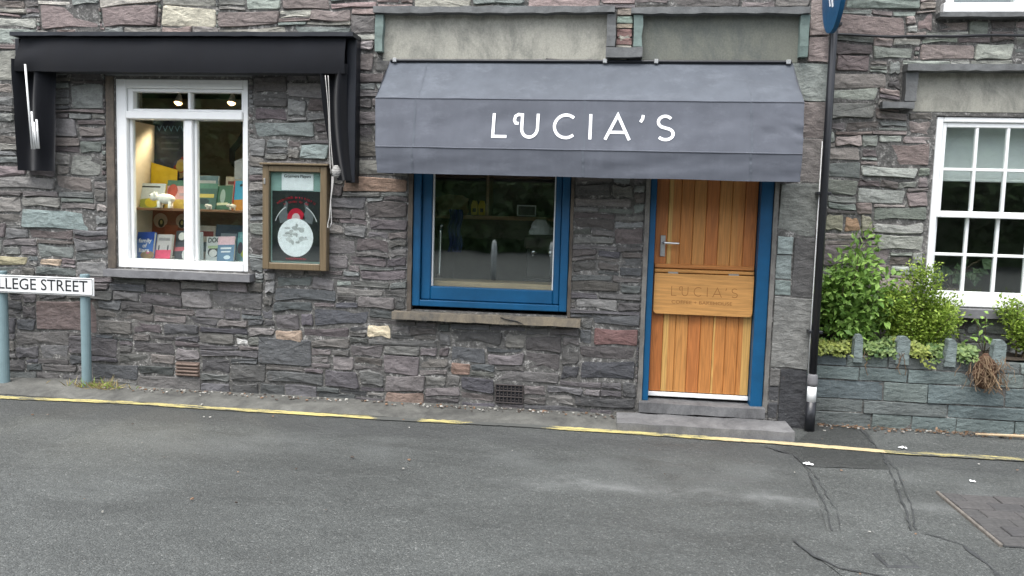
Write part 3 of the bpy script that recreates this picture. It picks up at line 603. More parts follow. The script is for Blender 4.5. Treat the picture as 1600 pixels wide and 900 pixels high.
# fold-down shelf with rounded lower corners
r = .03; x0, x1, z0, z1 = 1.046, 1.774, .806, 1.112
poly = [(x0, z1), *[(x0 + r + r * math.cos(R(a)), z0 + r + r * math.sin(R(a))) for a in range(180, 271, 15)], *[(x1 - r + r * math.cos(R(a)), z0 + r + r * math.sin(R(a))) for a in range(270, 361, 15)], (x1, z1)]
mb = MB(); mb.prism(poly, lambda u, v, d: (u, d, v), .046, .072, c=S(224, 166, 98, KD)); sh = mb.build('drop_shelf', M_shelfwood, D)
M_carve = plain('burnt_lettering', S(184, 128, 70, .62), .7, .15, 30, .1)
def lucia(mb, to3, c=None, T=.1):
    # unit height letters, baseline 0, cap height 1; widths from the photograph
    st = lambda p: stroke(mb, p, T, to3, c)
    st([(.06, 1), (.06, .05), (.62, .05)])                                             # L
    ox = .92; st(arc(ox + .12, .80, .13, .15, 250, 20, 8)[::1] if False else [(ox + .16, .60), (ox + .04, .62), (ox - .02, .74), (ox + .02, .90), (ox + .14, .97), (ox + .30, .95), (ox + .30, .40)] + arc(ox + .62, .40, .32, .36, 180, 360, 14)[1:] + [(ox + .94, 1)])
    st(arc(3.00, .5, .46, .46, 48, 312, 22))                                           # C
    st([(3.98, 1), (3.98, 0)])                                                         # I
    st([(4.58, 0), (5.06, .98), (5.54, 0)]); st([(4.76, .30), (5.36, .30)])            # A
    st([(6.06, 1), (6.04, .86), (5.96, .72)])                                          # '
    st(arc(6.93, .735, .27, .225, 35, 255, 14)[:-1] + arc(6.95, .265, .30, .225, 80, -145, 14))   # S
LT = Letters([1.172 + u * .0672 for u in (.75, 2.2, 3.7, 4.3, 5.7, 6.4)]); lucia(LT, lambda u, v, d: (1.172 + u * .0672, .0458 - d * .3, .945 + v * .072), None, .08)
for k in sorted(LT.m): LT.m[k].build('letter', M_carve, sh)
mb = MB(); add_text(mb, 'COFFEE + BAKEHOUSE', .036, lambda u, v: (1.402 + u, .0448, .898 + v), fitw=.445); mb.build('lettering', M_carve, sh)
for x in (1.145, 1.59): MB().box(x, x + .075, .052, .066, 1.100, 1.124, .002).build('hinge', M_steel, D)
h = MB(); h.box(1.080, 1.118, .088, .0975, 1.235, 1.395, .006); hp = h.build('handle_plate', M_steel, D)
h = MB(); h.tube([(1.10, .090, 1.340), (1.10, .045, 1.340), (1.108, .036, 1.340), (1.215, .034, 1.338)], [.010, .010, .0095, .008], 10); h.build('lever', M_steel, hp)
h = MB(); h.tube([(1.10, .090, 1.275), (1.10, .078, 1.275)], .012, 10); h.build('keyhole', M_steel, hp)
bx('threshold_strip', M_white, B, 1.036, 1.784, .085, .14, .165, .197, b=.003)
# ---- interiors
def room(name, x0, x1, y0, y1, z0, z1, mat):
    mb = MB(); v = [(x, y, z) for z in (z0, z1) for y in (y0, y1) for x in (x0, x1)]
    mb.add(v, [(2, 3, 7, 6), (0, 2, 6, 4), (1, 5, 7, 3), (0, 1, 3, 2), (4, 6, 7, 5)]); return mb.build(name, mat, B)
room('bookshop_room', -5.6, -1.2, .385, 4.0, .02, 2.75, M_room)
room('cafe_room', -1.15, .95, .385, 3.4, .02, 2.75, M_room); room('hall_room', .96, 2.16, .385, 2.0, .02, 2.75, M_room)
# display case in the bookshop window
bx('display_side', M_cream, B, -3.259, -3.238, .122, .60, 1.073, 2.20, b=.002); bx('display_side', M_cream, B, -2.172, -2.151, .122, .60, 1.073, 2.20, b=.002)
bx('display_floor', M_white, B, -3.236, -2.174, .125, 1.05, 1.02, 1.072, b=.003)
bx('display_back', M_brown, B, -3.236, -2.174, .52, .54, 1.075, 1.50, b=.002, c=S(120, 84, 64, .7))
bx('display_shelf', M_brown, B, -3.234, -2.176, .20, .518, 1.470, 1.490, b=.003, c=S(140, 100, 74, .7))
bx('back_wall', M_cream, B, -2.62, -1.9, 2.2, 2.24, .05, 2.7, b=.003)
B['label'] = 'long dark slate rubble building with two shop fronts and a wooden stable door'

# ------------------------------------------------------------------ grey cafe awning
A = empty('cafe_awning', (.48, 0, 1.79), 'slate grey canvas canopy with white lettering above the blue window and wooden door', 'awning')
prof = [(-.005, 2.652), (-.345, 2.327), (-.440, 1.973), (-.440, 1.788)]
xl = [(-1.010, 1.950), (-1.018, 1.972), (-.986, 1.958), (-.968, 1.952)]
def awn_d(a, x, t, seed, sag):
    e = math.sin(math.pi * t); d = -sag * e + (.014 * mnoise.noise((x * 1.7, t * 1.5 + seed * 5, seed)) + .006 * mnoise.noise((x * 6 + t * 3, t * 4, seed + 9))) * e
    k = max(0, (x - 1.45) / .5); d += .022 * k * e * mnoise.noise((x * 9 - t * 7, t * 6 + x * 5, 3 + seed)) * (1 if a == 1 else .4)
    return d + (.007 * t * mnoise.noise((x * 5, 2, seed)) if a == 2 else 0)
def awn_panel(name, a, b, seed, sag, nu=90, nv=14):
    mb = MB(); (ya, za), (yb, zb) = prof[a], prof[b]; n = Vector((0, -(za - zb), -(ya - yb))); n = Vector((0, zb - za, -(yb - ya))).normalized()
    if n.y > 0: n = -n
    vs = []
    for j in range(nv + 1):
        t = j / nv; tt = t ** .45 if a == 0 else t; x0 = xl[a][0] + (xl[b][0] - xl[a][0]) * tt; x1 = xl[a][1] + (xl[b][1] - xl[a][1]) * tt
        if a == 0: x0 += .0 if t > .25 else .0
        for i in range(nu + 1):
            u = i / nu; x = x0 + (x1 - x0) * u; d = awn_d(a, x, t, seed, sag)
            p = Vector((x, ya + (yb - ya) * t, za + (zb - za) * t)) + n * d; 
            if a == 2 and t == 1: p.z += .004 * mnoise.noise((x * 2.2, 0, 6))
            vs.append(p)
    W = nu + 1; fs = [(j * W + i, (j + 1) * W + i, (j + 1) * W + i + 1, j * W + i + 1) for j in range(nv) for i in range(nu)]
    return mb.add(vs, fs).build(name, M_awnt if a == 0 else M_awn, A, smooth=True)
awn_panel('canopy_top', 0, 1, 1, .012); awn_panel('canopy_front', 1, 2, 2, .004); awn_panel('valance', 2, 3, 3, .0, nv=8)
for s, name in ((0, 'canopy_side'), (1, 'canopy_side')):
    mb = MB(); P = [(xl[i][s], prof[i][0], prof[i][1]) for i in range(4)] + [(xl[3][s], -.01, 1.80)]
    mb.add(P, [(0, 4, 3, 2, 1) if s else (0, 1, 2, 3, 4)]); mb.build(name, M_awn, A)
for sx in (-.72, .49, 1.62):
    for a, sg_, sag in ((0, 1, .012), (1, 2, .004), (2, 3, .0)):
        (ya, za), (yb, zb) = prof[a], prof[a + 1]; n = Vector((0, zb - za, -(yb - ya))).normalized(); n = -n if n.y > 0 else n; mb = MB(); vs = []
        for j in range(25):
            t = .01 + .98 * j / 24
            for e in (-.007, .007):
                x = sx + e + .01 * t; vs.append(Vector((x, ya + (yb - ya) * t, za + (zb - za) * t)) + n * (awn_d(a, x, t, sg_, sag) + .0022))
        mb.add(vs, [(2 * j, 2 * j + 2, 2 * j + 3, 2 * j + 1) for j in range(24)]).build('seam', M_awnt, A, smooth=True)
for i in (1, 2):
    mb = MB(); mb.tube([(xl[i][0] + (xl[i][1] - xl[i][0]) * t / 24, prof[i][0] - .0015 + .003, prof[i][1] + .001 + .003 * mnoise.noise((t * .5, i, 0))) for t in range(25)], .006, 8); mb.build('fold_piping', M_awn, A, smooth=True)
mb = MB(); mb.tube([(-1.0, -.02, 2.655), (1.94, -.02, 2.658)], .012, 8); mb.build('head_rail', M_blackp, A)
for x in (-.98, .60, .97, 1.90): MB().box(x, x + .03, -.045, .03, 2.640, 2.672, .003).build('bracket', M_steel, A)
# white lettering on the front panel
(ya, za), (yb, zb) = prof[1], prof[2]; sl = Vector((0, ya - yb, za - zb)).normalized(); nn = Vector((0, -sl.z, sl.y))
def on_front(u, v, d):
    t = 1 - v; tt = .28 + .50 * t; base = Vector((0, ya, za)).lerp(Vector((0, yb, zb)), tt); xx = -.155 + u * .1735; p = base + nn * (.0022 + d + awn_d(1, xx, tt, 2, .004)); p.x = xx; return p
LT = Letters([-.155 + u * .1735 for u in (.75, 2.2, 3.7, 4.3, 5.7, 6.4)]); lucia(LT, on_front, None, .118)
for k in sorted(LT.m): LT.m[k].build('letter', M_print, A)

# ------------------------------------------------------------------ black folded awning over the bookshop
K = empty('folded_awning', (-2.63, 0, 1.75), 'black canvas awning folded back in a frame over the bookshop window', 'awning')
slab('lid_board', M_blackp, K, -3.995, -1.238, -.20, .0, 2.795, 2.825, 21, amp=.002)
MB().box(-4.025, -3.985, -.11, .0, 1.765, 2.794, .004).build('side_board', M_blackp, K); MB().box(-1.315, -1.240, -.11, .0, 1.725, 2.794, .004).build('side_board', M_blackp, K)
MB().box(-3.984, -1.316, -.06, .0, 2.545, 2.794, .004).build('back_board', M_blackp, K)
def cloth(name, fn, nu, nv):
    mb = MB(); vs = [fn(i / nu, j / nv) for j in range(nv + 1) for i in range(nu + 1)]; W = nu + 1
    mb.add(vs, [(j * W + i, (j + 1) * W + i, (j + 1) * W + i + 1, j * W + i + 1) for j in range(nv) for i in range(nu)]); return mb.build(name, M_black, K, smooth=True)
cloth('front_cloth', lambda u, t: (-3.925 - .045 * t + (2.625 + .045 * t) * u, -.165 - .035 * math.sin(t * 2.2) + .012 * math.exp(-((u - .03) / .03) ** 2) * math.sin(t * 7) + .006 * mnoise.noise((u * 9, t, 0)), 2.79 - .265 * t + .006 * mnoise.noise((u * 4, 0, t)) + (-.0 if t < 1 else 0)), 60, 8)
cloth('front_cloth', lambda u, t: (-3.968 + 2.668 * u, -.193 + .13 * t, 2.527 + .012 * math.sin(t * 3)), 40, 4)
cloth('side_cloth', lambda u, t: (-3.985 - .02 * t + .30 * u, -.09 - .115 * (1 - t * .45) * (.55 + .45 * math.cos(u * 9.5 + t)) * (1 - .2 * u) + .01 * mnoise.noise((u * 4, t * 4, 2)), 2.62 - (.86) * t), 48, 18)
cloth('side_cloth', lambda u, t: (-1.49 + .12 * t * t + (.20 - .08 * t) * u, -.10 - .10 * (1 - t * .5) * (.55 + .45 * math.cos(u * 8 + 1.5 * t)), 2.60 - .86 * t), 30, 18)
for (xa, za_), (xb, zb_) in (((-3.80, 2.56), (-3.765, 1.915)), ((-3.755, 2.20), (-3.745, 1.915)), ((-3.74, 2.12), (-3.725, 1.92)), ((-3.715, 2.14), (-3.708, 1.92))):
    mb = MB(); mb.tube([(xa - .05, -.225, za_ + .012), (xb - .055, -.21, zb_ + .008)], .0075, 8); mb.build('rib', M_sign, K, smooth=True)
# hanging cord
rp = empty('awning_cord', (-1.35, -.36, 1.38), 'white pull cord with a coiled knot hanging from the black awning', 'cord')
for dx in (0, .016):
    mb = MB(); mb.tube([(-1.395 + dx + .055 * t + .006 * math.sin(t * 5 + dx * 90), -.345, 2.50 - .72 * t) for t in np.linspace(0, 1, 16)], .0034, 6); mb.build('cord', M_rope, rp, smooth=True)
mb = MB(); mb.tube([(-1.302 + (.010 + .020 * math.sin(math.pi * t)) * math.cos(t * 44), -.352 + (.010 + .018 * math.sin(math.pi * t)) * math.sin(t * 44), 1.755 + .082 * t) for t in np.linspace(0, 1, 110)], .0062, 6)
mb.tube([(-1.335, -.35, 1.80), (-1.318, -.378, 1.80), (-1.290, -.378, 1.775)], .006, 6); mb.build('knot', M_rope, rp, smooth=True)
mb = MB(); L = [(-1.333, 1.76), (-1.338, 1.66), (-1.345, 1.55), (-1.352, 1.45), (-1.366, 1.40), (-1.362, 1.375), (-1.346, 1.378), (-1.336, 1.41), (-1.338, 1.47), (-1.342, 1.58), (-1.330, 1.68), (-1.322, 1.76)]
mb.tube([(x, -.35 + .004 * math.sin(i * 2), z) for i, (x, z) in enumerate(L)], .0038, 6); mb.build('loop', M_rope, rp, smooth=True); rp.location += Vector((-.046, .13, .006))

# ------------------------------------------------------------------ poster case
PC = empty('poster_case', (-1.73, 0, 1.03), 'glazed wooden notice case with a theatre poster on the stone wall', 'notice case')
oak = S(140, 122, 94, .55); mb = MB()
for a in ((-1.988, -1.937, 1.040, 1.846), (-1.524, -1.470, 1.040, 1.846)): mb.box(a[0], a[1], -.085, -.012, a[2], a[3], .005, c=oak)
mb.box(-1.937, -1.524, -.084, -.012, 1.040, 1.092, .005, c=oak); mb.box(-1.937, -1.524, -.084, -.012, 1.798, 1.846, .005, c=oak); mb.build('frame', M_oak, PC)
MB().box(-2.004, -1.456, -.105, -.012, 1.848, 1.864, .004, c=oak).build('drip_rail', M_oak, PC)
MB().box(-1.936, -1.525, -.045, -.014, 1.093, 1.797, .002, c=S(165, 198, 190, .68)).build('backing', M_tint, PC)
pb = MB().box(-1.922, -1.532, -.050, -.0455, 1.108, 1.652, .001, c=S(38, 40, 44, .7)).build('poster', M_tint, PC)
nb = MB().box(-1.846, -1.590, -.0500, -.0455, 1.658, 1.790, .001, c=S(245, 246, 248, .95)).build('notice', M_tint, PC)
mb = MB(); add_text(mb, 'Grasmere Players', .032, lambda u, v: (-1.718 + u, -.0512, 1.766 + v), fitw=.215, bold=.0006); mb.build('lettering', M_ink, nb)
def disc(mb, cx, cz, rx, rz, y, c, n=28, a0=0, a1=360):
    P = arc(cx, cz, rx, rz, a0, a1, n); P = P[:-1] if a1 - a0 >= 360 else P; mb.add([(u, y, v) for u, v in P], [tuple(range(len(P)))], 0, c)
mb = MB(); disc(mb, -1.732, 1.292, .144, .150, -.0516, S(245, 246, 248, .95))
for i in range(26):
    rg = random.Random(i); a = rg.uniform(0, 6.28); rr = rg.uniform(0, .095); disc(mb, -1.735 + rr * math.cos(a), 1.315 + rr * math.sin(a) * .8, rg.uniform(.008, .03), rg.uniform(.006, .018), -.0519 - i * .00002, S(*[rg.randint(180, 225)] * 3, .85), 9)
mb.build('moon_print', M_tintv, pb)
mb = MB(); disc(mb, -1.728, 1.435, .072, .085, -.0511, S(205, 24, 60, .8), 18, 0, 180); disc(mb, -1.728, 1.440, .034, .042, -.0513, S(225, 200, 200, .8), 12, 0, 180)
for s in (-1, 1):
    mb.add([(-1.728 + s * x, -.0510 - (.0001 if s > 0 else 0), z) for x, z in ((.045, 1.42), (.13, 1.40), (.145, 1.47), (.10, 1.53), (.085, 1.575), (.065, 1.56), (.075, 1.50))], [tuple(range(7)) if s > 0 else tuple(range(7))[::-1]], 0, S(120, 124, 128, .7))
    stroke(mb, [(-1.728 + s * p[0], p[1]) for p in arc(0, 1.36, .175, .19, 18, 62, 8)], .007, lambda u, v, d: (u, -.0512 - d * .1, v), S(225, 225, 225, .8))
mb.build('hat_print', M_tintv, pb)
mb = MB(); rg = random.Random(4); RC = S(205, 24, 60, .8)
def squiggles(cx, cz, rad, span, n, hgt):            # print too blurred in the photograph to read: letter-sized marks only
    for i in range(n):
        if rg.random() < .14: continue
        a = R(90 + span / 2 - span * i / (n - 1)); ca, sa = math.cos(a), math.sin(a)
        for k in range(2):
            r0 = rad + rg.uniform(0, .25) * hgt; r1 = rad + hgt * rg.uniform(.7, 1); da = rg.uniform(-.012, .012)
            stroke(mb, [(cx + r0 * ca, cz + r0 * sa), (cx + r1 * math.cos(a + da), cz + r1 * math.sin(a + da))], .005, lambda u, v, d: (u, -.0512 - d * .1, v), RC)
squiggles(-1.728, 1.335, .258, 68, 30, .020); squiggles(-1.728, 1.335, .226, 48, 20, .018); squiggles(-1.728, .12, 1.0, 8.4, 22, .016)
mb.build('red_print', M_tint, pb)
MB().box(-1.936, -1.525, -.066, -.063, 1.093, 1.797, .0004).build('pane', MG, PC)
MB().box(-1.975, -1.962, -.092, -.085, 1.70, 1.745, .002).build('latch', M_steel, PC)

# ------------------------------------------------------------------ street name sign
SG = empty('street_name_sign', (-3.9, -.15, 0), 'white street name plate on two pale blue grey posts at the left edge', 'street sign')
for x in (-3.455, -4.178):
    mb = MB(); mb.tube([(x, -.125, -.02), (x, -.125, .94), (x, -.125, .948)], [.037, .037, .033], 16); mb.build('post', M_post, SG, smooth=False)
pl = MB().box(-4.42, -3.344, -.178, -.164, .777, .921, .006).build('name_plate', M_sign, SG)
mb = MB()
for a in ((-4.410, -3.354, .784, .789), (-4.410, -3.354, .909, .914)): mb.box(a[0], a[1], -.1788, -.178, a[2], a[3], .0001)
for a in ((-4.410, -4.405, .789, .909), (-3.359, -3.354, .789, .909)): mb.box(a[0], a[1], -.1788, -.178, a[2], a[3], .0001)
mb.build('border', M_ink, pl)
vs_, fs_ = text_geo('COLLEGE STREET', .128, 1.0, .0008); xs_ = [v[0] for v in vs_]; kx = .965 / (max(xs_) - min(xs_)); cx_ = (max(xs_) + min(xs_)) / 2
comp = list(range(len(vs_)))
def find(i):
    while comp[i] != i: comp[i] = comp[comp[i]]; i = comp[i]
    return i
for f in fs_:
    for i in f[1:]: comp[find(i)] = find(f[0])
parts_ = {}
for f in fs_: parts_.setdefault(find(f[0]), []).append(f)
for fl in parts_.values():
    ids = sorted({i for f in fl for i in f}); mp = {i: n for n, i in enumerate(ids)}
    MB().add([(-3.878 + (vs_[i][0] - cx_) * kx, -.1789, .849 + vs_[i][1]) for i in ids], [tuple(mp[i] for i in f) for f in fl]).build('letter', M_ink, pl)

# ------------------------------------------------------------------ drainpipe at the corner, projecting sign, cable
DP = empty('drainpipe', (2.215, -.07, 0), 'black drainpipe running down the corner between the two stone buildings', 'drainpipe')
mb = MB(); mb.tube([(2.205, -.075, .38), (2.203, -.075, 2.0), (2.201, -.075, 4.4)], .027, 14); mb.build('pipe', M_pipe, DP, smooth=True)
mb = MB(); mb.tube([(2.205, -.075, -.01), (2.205, -.075, .22)], .036, 14); mb.build('shoe', M_pipe, DP, smooth=True)
mb = MB(); mb.tube([(2.205, -.075, .22), (2.205, -.075, .335)], .033, 14); mb.build('white_band', M_white, DP, smooth=True)
mb = MB(); mb.tube([(2.205, -.075, .335), (2.205, -.075, .36), (2.205, -.075, .41), (2.205, -.075, .425)], [.034, .039, .036, .028], 14); mb.build('collar', M_greysill, DP, smooth=True)
for z in (.72, 1.72, 2.9): MB().box(2.155, 2.255, -.085, -.002, z, z + .022, .003).build('pipe_clip', M_pipe, DP)
wc = MB(); wc.tube([(2.178, -.05, .42), (2.178, -.05, 1.1), (2.177, -.05, 2.1)], .004, 6); tag(wc.build('white_conduit', M_white, smooth=True), 'thin white conduit running beside the black drainpipe', 'conduit')
PS = empty('hanging_sign', (2.26, -.25, 2.86), 'blue oval projecting sign at the top of the black drainpipe', 'sign')
mb = MB(); mb.prism([(.30 * math.cos(a) * .9, .36 * math.sin(a)) for a in np.linspace(0, 2 * math.pi, 40, endpoint=False)], lambda u, v, d: (2.12 + d, -.30 + u, 3.16 + v), 0, .03); mb.build('board', M_blue, PS, recalc=True)
mb = MB(); mb.prism([(.025, -.20), (.06, -.20), (.20, .05), (.165, .05)], lambda u, v, d: (2.1185 + d, -.30 + u - .08, 3.16 + v), 0, .0008); mb.prism([(.10, -.16), (.125, -.16), (.22, .02), (.195, .02)], lambda u, v, d: (2.1185 + d, -.30 + u - .08, 3.14 + v), 0, .0008); mb.build('stripe', M_print, PS, recalc=True)
mb = MB(); mb.tube([(2.135, .02, 3.53), (2.135, -.6, 3.53)], .012, 8); mb.build('arm', M_blackp, PS)

# ------------------------------------------------------------------ right hand cottage, set back
YR = .60
CT = empty('stone_cottage', (3.4, YR, 0), 'purple and green slate cottage wall with a white sash window on the right', 'building')
OPR = [(3.185, 4.28, .895, 2.375), (3.185, 4.28, 3.165, 4.3)]
wall_core('wall_core', 2.0, 6.5, YR + .010, YR + .38, -.1, 4.6, OPR, MM, CT)
obsR = [(3.165, 4.30, .82, 2.405), (2.905, 4.6, 2.40, 2.755), (3.12, 4.4, 3.105, 4.3)]
preR = [px((2.40, 2.54, 1.46, 1.60), 124, 122, 96), px((2.54, 2.66, 1.46, 1.60), 150, 112, 76), px((2.66, 2.76, 1.46, 1.60), 128, 124, 100), px((2.40, 2.90, 1.20, 1.36), 112, 100, 100), px((2.78, 3.16, 1.32, 1.46), 134, 136, 124), px((2.78, 3.155, 1.98, 2.16), 116, 98, 92), px((2.36, 2.9, 2.98, 3.14), 124, 106, 100), px((2.98, 3.11, 3.02, 3.16), 124, 104, 100),
        px((3.02, 3.42, 2.80, 2.94), 136, 120, 112), px((2.74, 2.98, 2.415, 2.49), 118, 114, 108), px((2.40, 2.66, 2.70, 2.84), 112, 96, 94), px((2.66, 2.98, 2.80, 2.92), 126, 132, 120), px((2.44, 3.0, 3.18, 3.28), 124, 138, 126)]
rubble(CT, 2.0, 6.4, .30, 4.4, YR, obsR, preR, lambda rg, x, z: pick(PAL_RIGHT, rg, x, z), 23, HS, (2.2, 4.1, .5, 3.3, [(2.9, 4.3, .4, .8)]), limit=200)
MB().box(1.9, 6.5, YR - .25, YR + .45, 4.42, 4.52, .01).build('eaves_board', M_blackp, CT)
bx('render_panel', M_panel, CT, 3.0, 4.55, YR + .006, YR + .05, 2.405, 2.705, b=.003)
slab('hood_slab', M_slate, CT, 2.905, 4.6, YR - .10, YR + .05, 2.703, 2.752, 31); slab('hood_bracket', M_slate, CT, 2.912, 2.998, YR - .07, YR + .05, 2.475, 2.698, 32); slab('hood_corbel', M_slate, CT, 2.75, 2.985, YR - .075, YR + .05, 2.418, 2.470, 33)
slab('window_sill', M_greysill, CT, 3.14, 4.36, YR - .12, YR + .12, .822, .888, 34, amp=.003); slab('window_sill', M_slate, CT, 3.12, 4.4, YR - .08, YR + .12, 3.106, 3.140, 35, amp=.003)
W3 = MB(); y0, y1 = YR + .02, YR + .14
bar(W3, 3.190, 3.242, .897, 2.370, y0, y1, .006); bar(W3, 4.220, 4.272, .897, 2.370, y0, y1, .006); bar(W3, 3.242, 4.220, 2.330, 2.370, y0, y1, .006); bar(W3, 3.242, 4.220, .897, .960, y0 - .02, y1, .006)
W3o = W3.build('sash_window', M_white, CT)
def sash(z0, z1, y, bot, top):
    mb = MB(); x0, x1 = 3.244, 4.218; bar(mb, x0, x0 + .03, z0, z1, y, y + .045); bar(mb, x1 - .03, x1, z0, z1, y, y + .045); bar(mb, x0 + .03, x1 - .03, z0, z0 + bot, y + .001, y + .045); bar(mb, x0 + .03, x1 - .03, z1 - top, z1, y + .001, y + .045)
    so = mb.build('sash', M_white, W3o); gx0, gx1 = x0 + .03, x1 - .03; pw = (gx1 - gx0) / 4; zm = (z0 + bot + z1 - top) / 2; gb = MB()
    for i in (1, 2, 3): bar(gb, gx0 + pw * i - .012, gx0 + pw * i + .012, z0 + bot, z1 - top, y + .004, y + .04)
    for i in range(4):
        a, b = gx0 + pw * i + (.0122 if i else 0), gx0 + pw * (i + 1) - (.0122 if i < 3 else 0); bar(gb, a, b, zm - .012, zm + .012, y + .005, y + .04)
    gb.build('glazing_bar', M_white, W3o)
    for i in range(4):
        for k in (0, 1):
            a, b = gx0 + pw * i + .012 * (i > 0), gx0 + pw * (i + 1) - .012 * (i < 3); c, d = (z0 + bot, zm - .012) if k == 0 else (zm + .012, z1 - top)
            MB().box(a, b, y + .020, y + .023, c, d, .0004).build('pane', MG, W3o)
sash(1.595, 2.328, y0 + .015, .050, .035); sash(.962, 1.640, y0 + .062, .050, .045)
# upper window, only its foot shows
W4 = MB(); bar(W4, 3.15, 4.36, 3.142, 3.215, YR - .06, YR + .12, .006); bar(W4, 3.190, 3.25, 3.216, 4.295, YR + .02, YR + .12); bar(W4, 4.21, 4.27, 3.216, 4.295, YR + .02, YR + .12); bar(W4, 3.25, 4.21, 4.235, 4.295, YR + .02, YR + .12); bar(W4, 3.70, 3.76, 3.216, 4.235, YR + .03, YR + .12)
W4o = W4.build('sash_window', M_white, CT); MB().box(3.25, 3.70, YR + .07, YR + .074, 3.216, 4.235, .0004).build('pane', MG, W4o); MB().box(3.76, 4.21, YR + .07, YR + .074, 3.216, 4.235, .0004).build('pane', MG, W4o)
mb = MB(); v = [(x, y, z) for z in (.3, 4.35) for y in (YR + .39, YR + 3.0) for x in (2.4, 5.4)]; mb.add(v, [(2, 3, 7, 6), (0, 2, 6, 4), (1, 5, 7, 3), (0, 1, 3, 2), (4, 6, 7, 5)]); mb.build('room', M_room, CT)
bl = cb = MB(); cb.box(3.20, 4.26, YR + .20, YR + .206, 1.90, 2.36, .002); cb.box(3.20, 4.26, YR + .195, YR + .215, 1.885, 1.905, .004); tag(cb.build('roller_blind', plain('blind_cloth', (.72, .74, .73, 1), .8, .08, 4, .1)), 'white roller blind half drawn behind the cottage sash window', 'blind')
mb = MB(); pts = []
for i in range(30):
    x = 2.20 + i * .15; pts.append((x, YR - .035, 2.985 - .03 * math.sin(i * .35) * .3 - (.012 * i * .1) + .012 * mnoise.noise((i * .4, 0, 0))))
mb.tube(pts, .011, 6); tag(mb.build('wall_cable', M_pipe, smooth=True), 'dark cable sagging along the top of the cottage wall', 'cable')

# ------------------------------------------------------------------ planter in front of the cottage
PY = .15
PL = empty('planter_wall', (3.3, PY, 0), 'low planter wall of sawn green slate blocks with upright coping stones', 'planter')
rg = random.Random(5); SLC = [(104, 116, 116), (112, 124, 122), (98, 108, 110), (118, 128, 124), (92, 102, 104), (108, 114, 112)]
MB().box(2.225, 5.2, PY + .010, PY + .44, -.05, .50, .004).build('planter_core', MM, PL)
zrows = [-.01, .105, .205, .35, .455, .54]
for i in range(len(zrows) - 1):
    x = 2.215; 
    while x < 5.15:
        L = rg.uniform(.28, .62); x2 = min(5.18, x + L)
        if 5.18 - x2 < .12: x2 = 5.18
        mb = MB(); stone_geo(mb, (x, x2, zrows[i], zrows[i + 1]), PY + rg.uniform(-.008, .006), PY + .2, rg, S(*rg.choice(SLC), .84), [(2.0, 5.5, -.1, .6)], True); mb.build('slate_block', MS, PL); x = x2
for (x, wd, top) in ((2.575, .065, .70), (2.89, .095, .70), (3.225, .08, .695), (3.56, .095, .705), (3.93, .09, .70), (4.3, .09, .69)):
    mb = MB(); r = random.Random(int(x * 100)); P = [(x - wd / 2, .49), (x + wd / 2, .49), (x + wd / 2 + r.uniform(-.008, .004), top - .03), (x + wd * .22, top), (x - wd * .25, top - .004), (x - wd / 2 + r.uniform(0, .025), top - .04)]
    mb.prism(P, lambda u, v, d: (u, d, v), PY - .016, PY + .05, c=S(122, 134, 132, .8)); mb.build('coping_stone', MS, PL, recalc=True)
mb = MB(); N = 40
vs = [(2.23 + 2.95 * i / N, PY + .05 + .38 * j / 6, .55 + .03 * mnoise.noise((i * .4, j * .7, 0))) for j in range(7) for i in range(N + 1)]
mb.add(vs, [(j * (N + 1) + i, j * (N + 1) + i + 1, (j + 1) * (N + 1) + i + 1, (j + 1) * (N + 1) + i) for j in range(6) for i in range(N)]); mb.build('soil', plain('soil', (.035, .026, .018, 1), .95, .3, 30, .6, .02), PL, smooth=True)

# ------------------------------------------------------------------ plants
def leaf(mb, p, d, nrm, L, W, fold=.25, c=None):
    d = d.normalized(); s = d.cross(nrm).normalized(); n = s.cross(d)
    a = p; b = p + d * L * .45 + s * W * .5 + n * fold * W * .4; c2 = p + d * L - n * L * .12; e = p + d * L * .45 - s * W * .5 + n * fold * W * .4; mdl = p + d * L * .5
    mb.add([a, b, c2, e, mdl], [(0, 4, 1), (4, 2, 1), (0, 3, 4), (4, 3, 2)], 0, c)
def rdir(rg, upb=.3):
    while True:
        v = Vector((rg.uniform(-1, 1), rg.uniform(-1, 1), rg.uniform(-1, 1)))
        if .1 < v.length < 1: v.normalize(); v.z += upb; return v.normalized()
M_stem = plain('stem_bark', (.10, .075, .045, 1), .85, .3, 30, .4)
ML_broad = leaf_material('broad_leaf', (.085, .18, .032, 1), (.30, .47, .11, 1)); ML_box = leaf_material('box_leaf', (.11, .19, .025, 1), (.36, .48, .08, 1)); ML_ivy = leaf_material('ivy_leaf', (.045, .10, .03, 1), (.22, .30, .10, 1)); ML_ivy2 = leaf_material('yellow_leaf', (.12, .16, .03, 1), (.32, .36, .09, 1)); ML_tree = leaf_material('tree_leaf', (.03, .06, .022, 1), (.10, .16, .06, 1)); ML_in = leaf_material('indoor_leaf', (.06, .12, .05, 1), (.20, .28, .14, 1)); M_dry = leaf_material('dry_grass', (.16, .12, .05, 1), (.36, .30, .14, 1))
